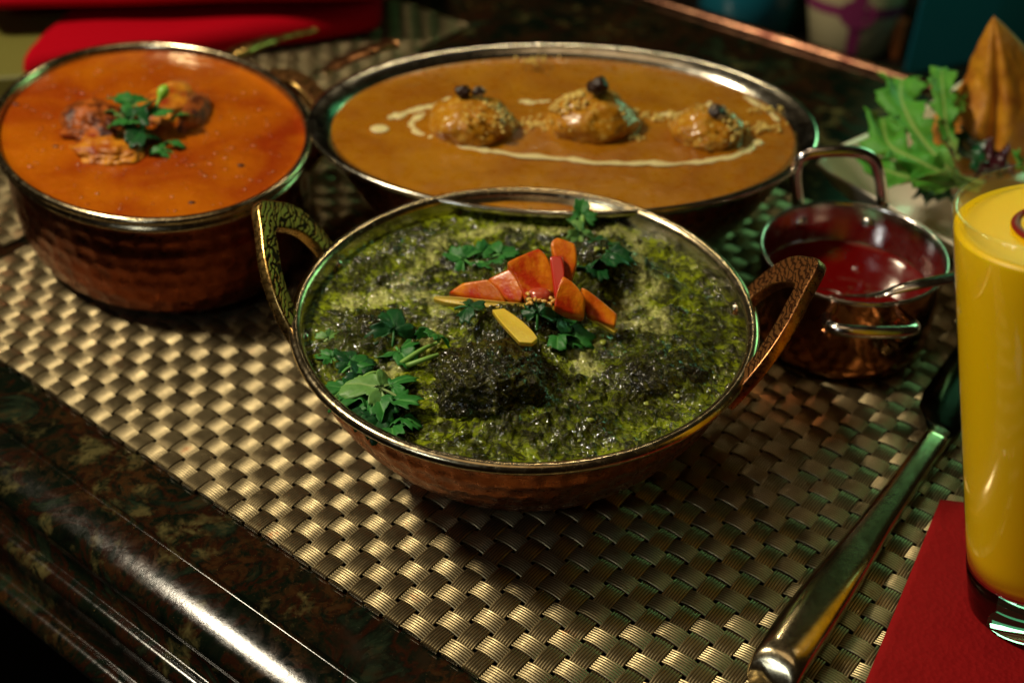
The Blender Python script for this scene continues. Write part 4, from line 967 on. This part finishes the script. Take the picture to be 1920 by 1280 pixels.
for (px, py) in ((-200, 160), (110, 138), (190, 15), (-60, -120), (-300, -60)):
    V.append(at(px, py, .9))
k_ = len(V); V2 = V+[np.array([p[0], p[1], -.15]) for p in V]
o = obj('cover', V2, [tuple(range(k_))]+[tuple(range(2*k_-1, k_-1, -1))]+[(i, k_+i, k_+(i+1) % k_, (i+1) % k_) for i in range(k_)], M_olive, f_, smooth=False)
bm = bmesh.new(); bm.from_mesh(o.data); bmesh.ops.recalc_face_normals(bm, faces=bm.faces); bm.to_mesh(o.data); bm.free(); bevel(o, .15, 3)

# side counter beyond the table
ZC = -7.
M_cnt = mat('dark_counter', (.012, .009, .006), .25)
c0 = lat(-60, 60)[:2]; V = []
for (i, j) in ((-120, 58), (40, 58), (40, 130), (-120, 130)):
    p = lat(i, j); V += [(p[0], p[1], ZC), (p[0], p[1], ZC-3)]
F_ = [(0, 2, 4, 6), (7, 5, 3, 1), (0, 1, 3, 2), (2, 3, 5, 4), (4, 5, 7, 6), (6, 7, 1, 0)]
o = obj('side_counter', V, F_, M_cnt, smooth=False); tag(o, 'dark side counter beyond the table carrying the blurred jar and cups', 'counter')
bm = bmesh.new(); bm.from_mesh(o.data); bmesh.ops.recalc_face_normals(bm, faces=bm.faces); bm.to_mesh(o.data); bm.free()
M_teal = mat('teal_glaze', (.010, .15, .21), .25, 0, Coat_Weight=.3)
M_jar = mat('cream_jar', (.42, .36, .20), .4); M_band = mat('purple_band', (.20, .02, .09), .5)
def cup(name, c, r0, r1, h, m, label, cat, group=None):
    V, F_ = lathe(c, [(.01, .1), (r0*.85, 0), (r0, .15), (r0*.6+r1*.4, h*.4), (r1, h*.85), (r1*1.02, h), (r1*.94, h*1.01), (r1*.92, h*.9), (.01, h*.6)], 48)
    return tag(obj(name, V, F_, m, base=tuple(c)), label, cat, group)
jc = at(1588, 88, ZC); jar = thing('jar', jc, 'blurred cream jar with crossed purple bands beyond the table', 'jar')
V, F_ = lathe(jc, [(.01, .05), (1.9, 0), (2.25, .3), (2.7, 2.5), (2.8, 4.5), (2.5, 6.6), (2.3, 7.2), (.01, 7.2)], 48); obj('body', V, F_, M_jar, jar)
def jr(z_): return np.interp(z_, [0, .3, 2.5, 4.5, 6.6], [1.95, 2.3, 2.75, 2.85, 2.56])
ps = []
va = R(-100)
zz = np.linspace(.3, 6.4, 16)
V = []
for z_ in zz:
    for da in (-.13, .13): V.append((jc[0]+jr(z_)*math.cos(va+da), jc[1]+jr(z_)*math.sin(va+da), jc[2]+z_))
ps.append((V, grid(16, 2)))
V = []
for k in range(49):
    a = 2*math.pi*k/48
    for z_ in (2.6, 3.2): V.append((jc[0]+jr(z_)*math.cos(a), jc[1]+jr(z_)*math.sin(a), jc[2]+z_+.35*math.cos((a-va))))
ps.append((V, grid(49, 2)))
V = [(jc[0]+(jr(3)+.03)*math.cos(va+.38*math.cos(q_)), jc[1]+(jr(3)+.03)*math.sin(va+.38*math.cos(q_)), jc[2]+3.2+.85*math.sin(q_)) for q_ in np.linspace(0, 2*math.pi, 25)[:-1]]
ps.append((V, [tuple(range(24))]))
vv, ff = join(*ps); obj('purple_band', vv, ff, M_band, jar)
cup('tumbler', at(1395, 48, ZC), 2.9, 3.2, 8, M_teal, 'blurred teal cup beyond the table, left of the cream jar', 'cup', 'teal cups beyond the table')
tl = thing('tote_box', at(1770, 135, ZC), 'blurred teal box beyond the table, right of the cream jar', 'box')
V = []
for (px, py) in ((1688, 150), (1845, 118), (1990, 60), (1800, 60)):
    p = at(px, py, ZC); V += [p, p+np.array([.2, .2, 6.6])]
o = obj('box_body', V, F_ if False else [(1, 3, 5, 7), (6, 4, 2, 0), (0, 2, 3, 1), (2, 4, 5, 3), (4, 6, 7, 5), (6, 0, 1, 7)], M_teal, tl, smooth=False)
bm = bmesh.new(); bm.from_mesh(o.data); bmesh.ops.recalc_face_normals(bm, faces=bm.faces); bm.to_mesh(o.data); bm.free(); bevel(o, .3, 3)
M_or = mat('orange_plastic', (.45, .12, .02), .4)
cup('bottle', at(1676, 108, ZC), .35, .35, 2.4, M_or, 'small blurred orange bottle between the jar and the teal box', 'bottle')
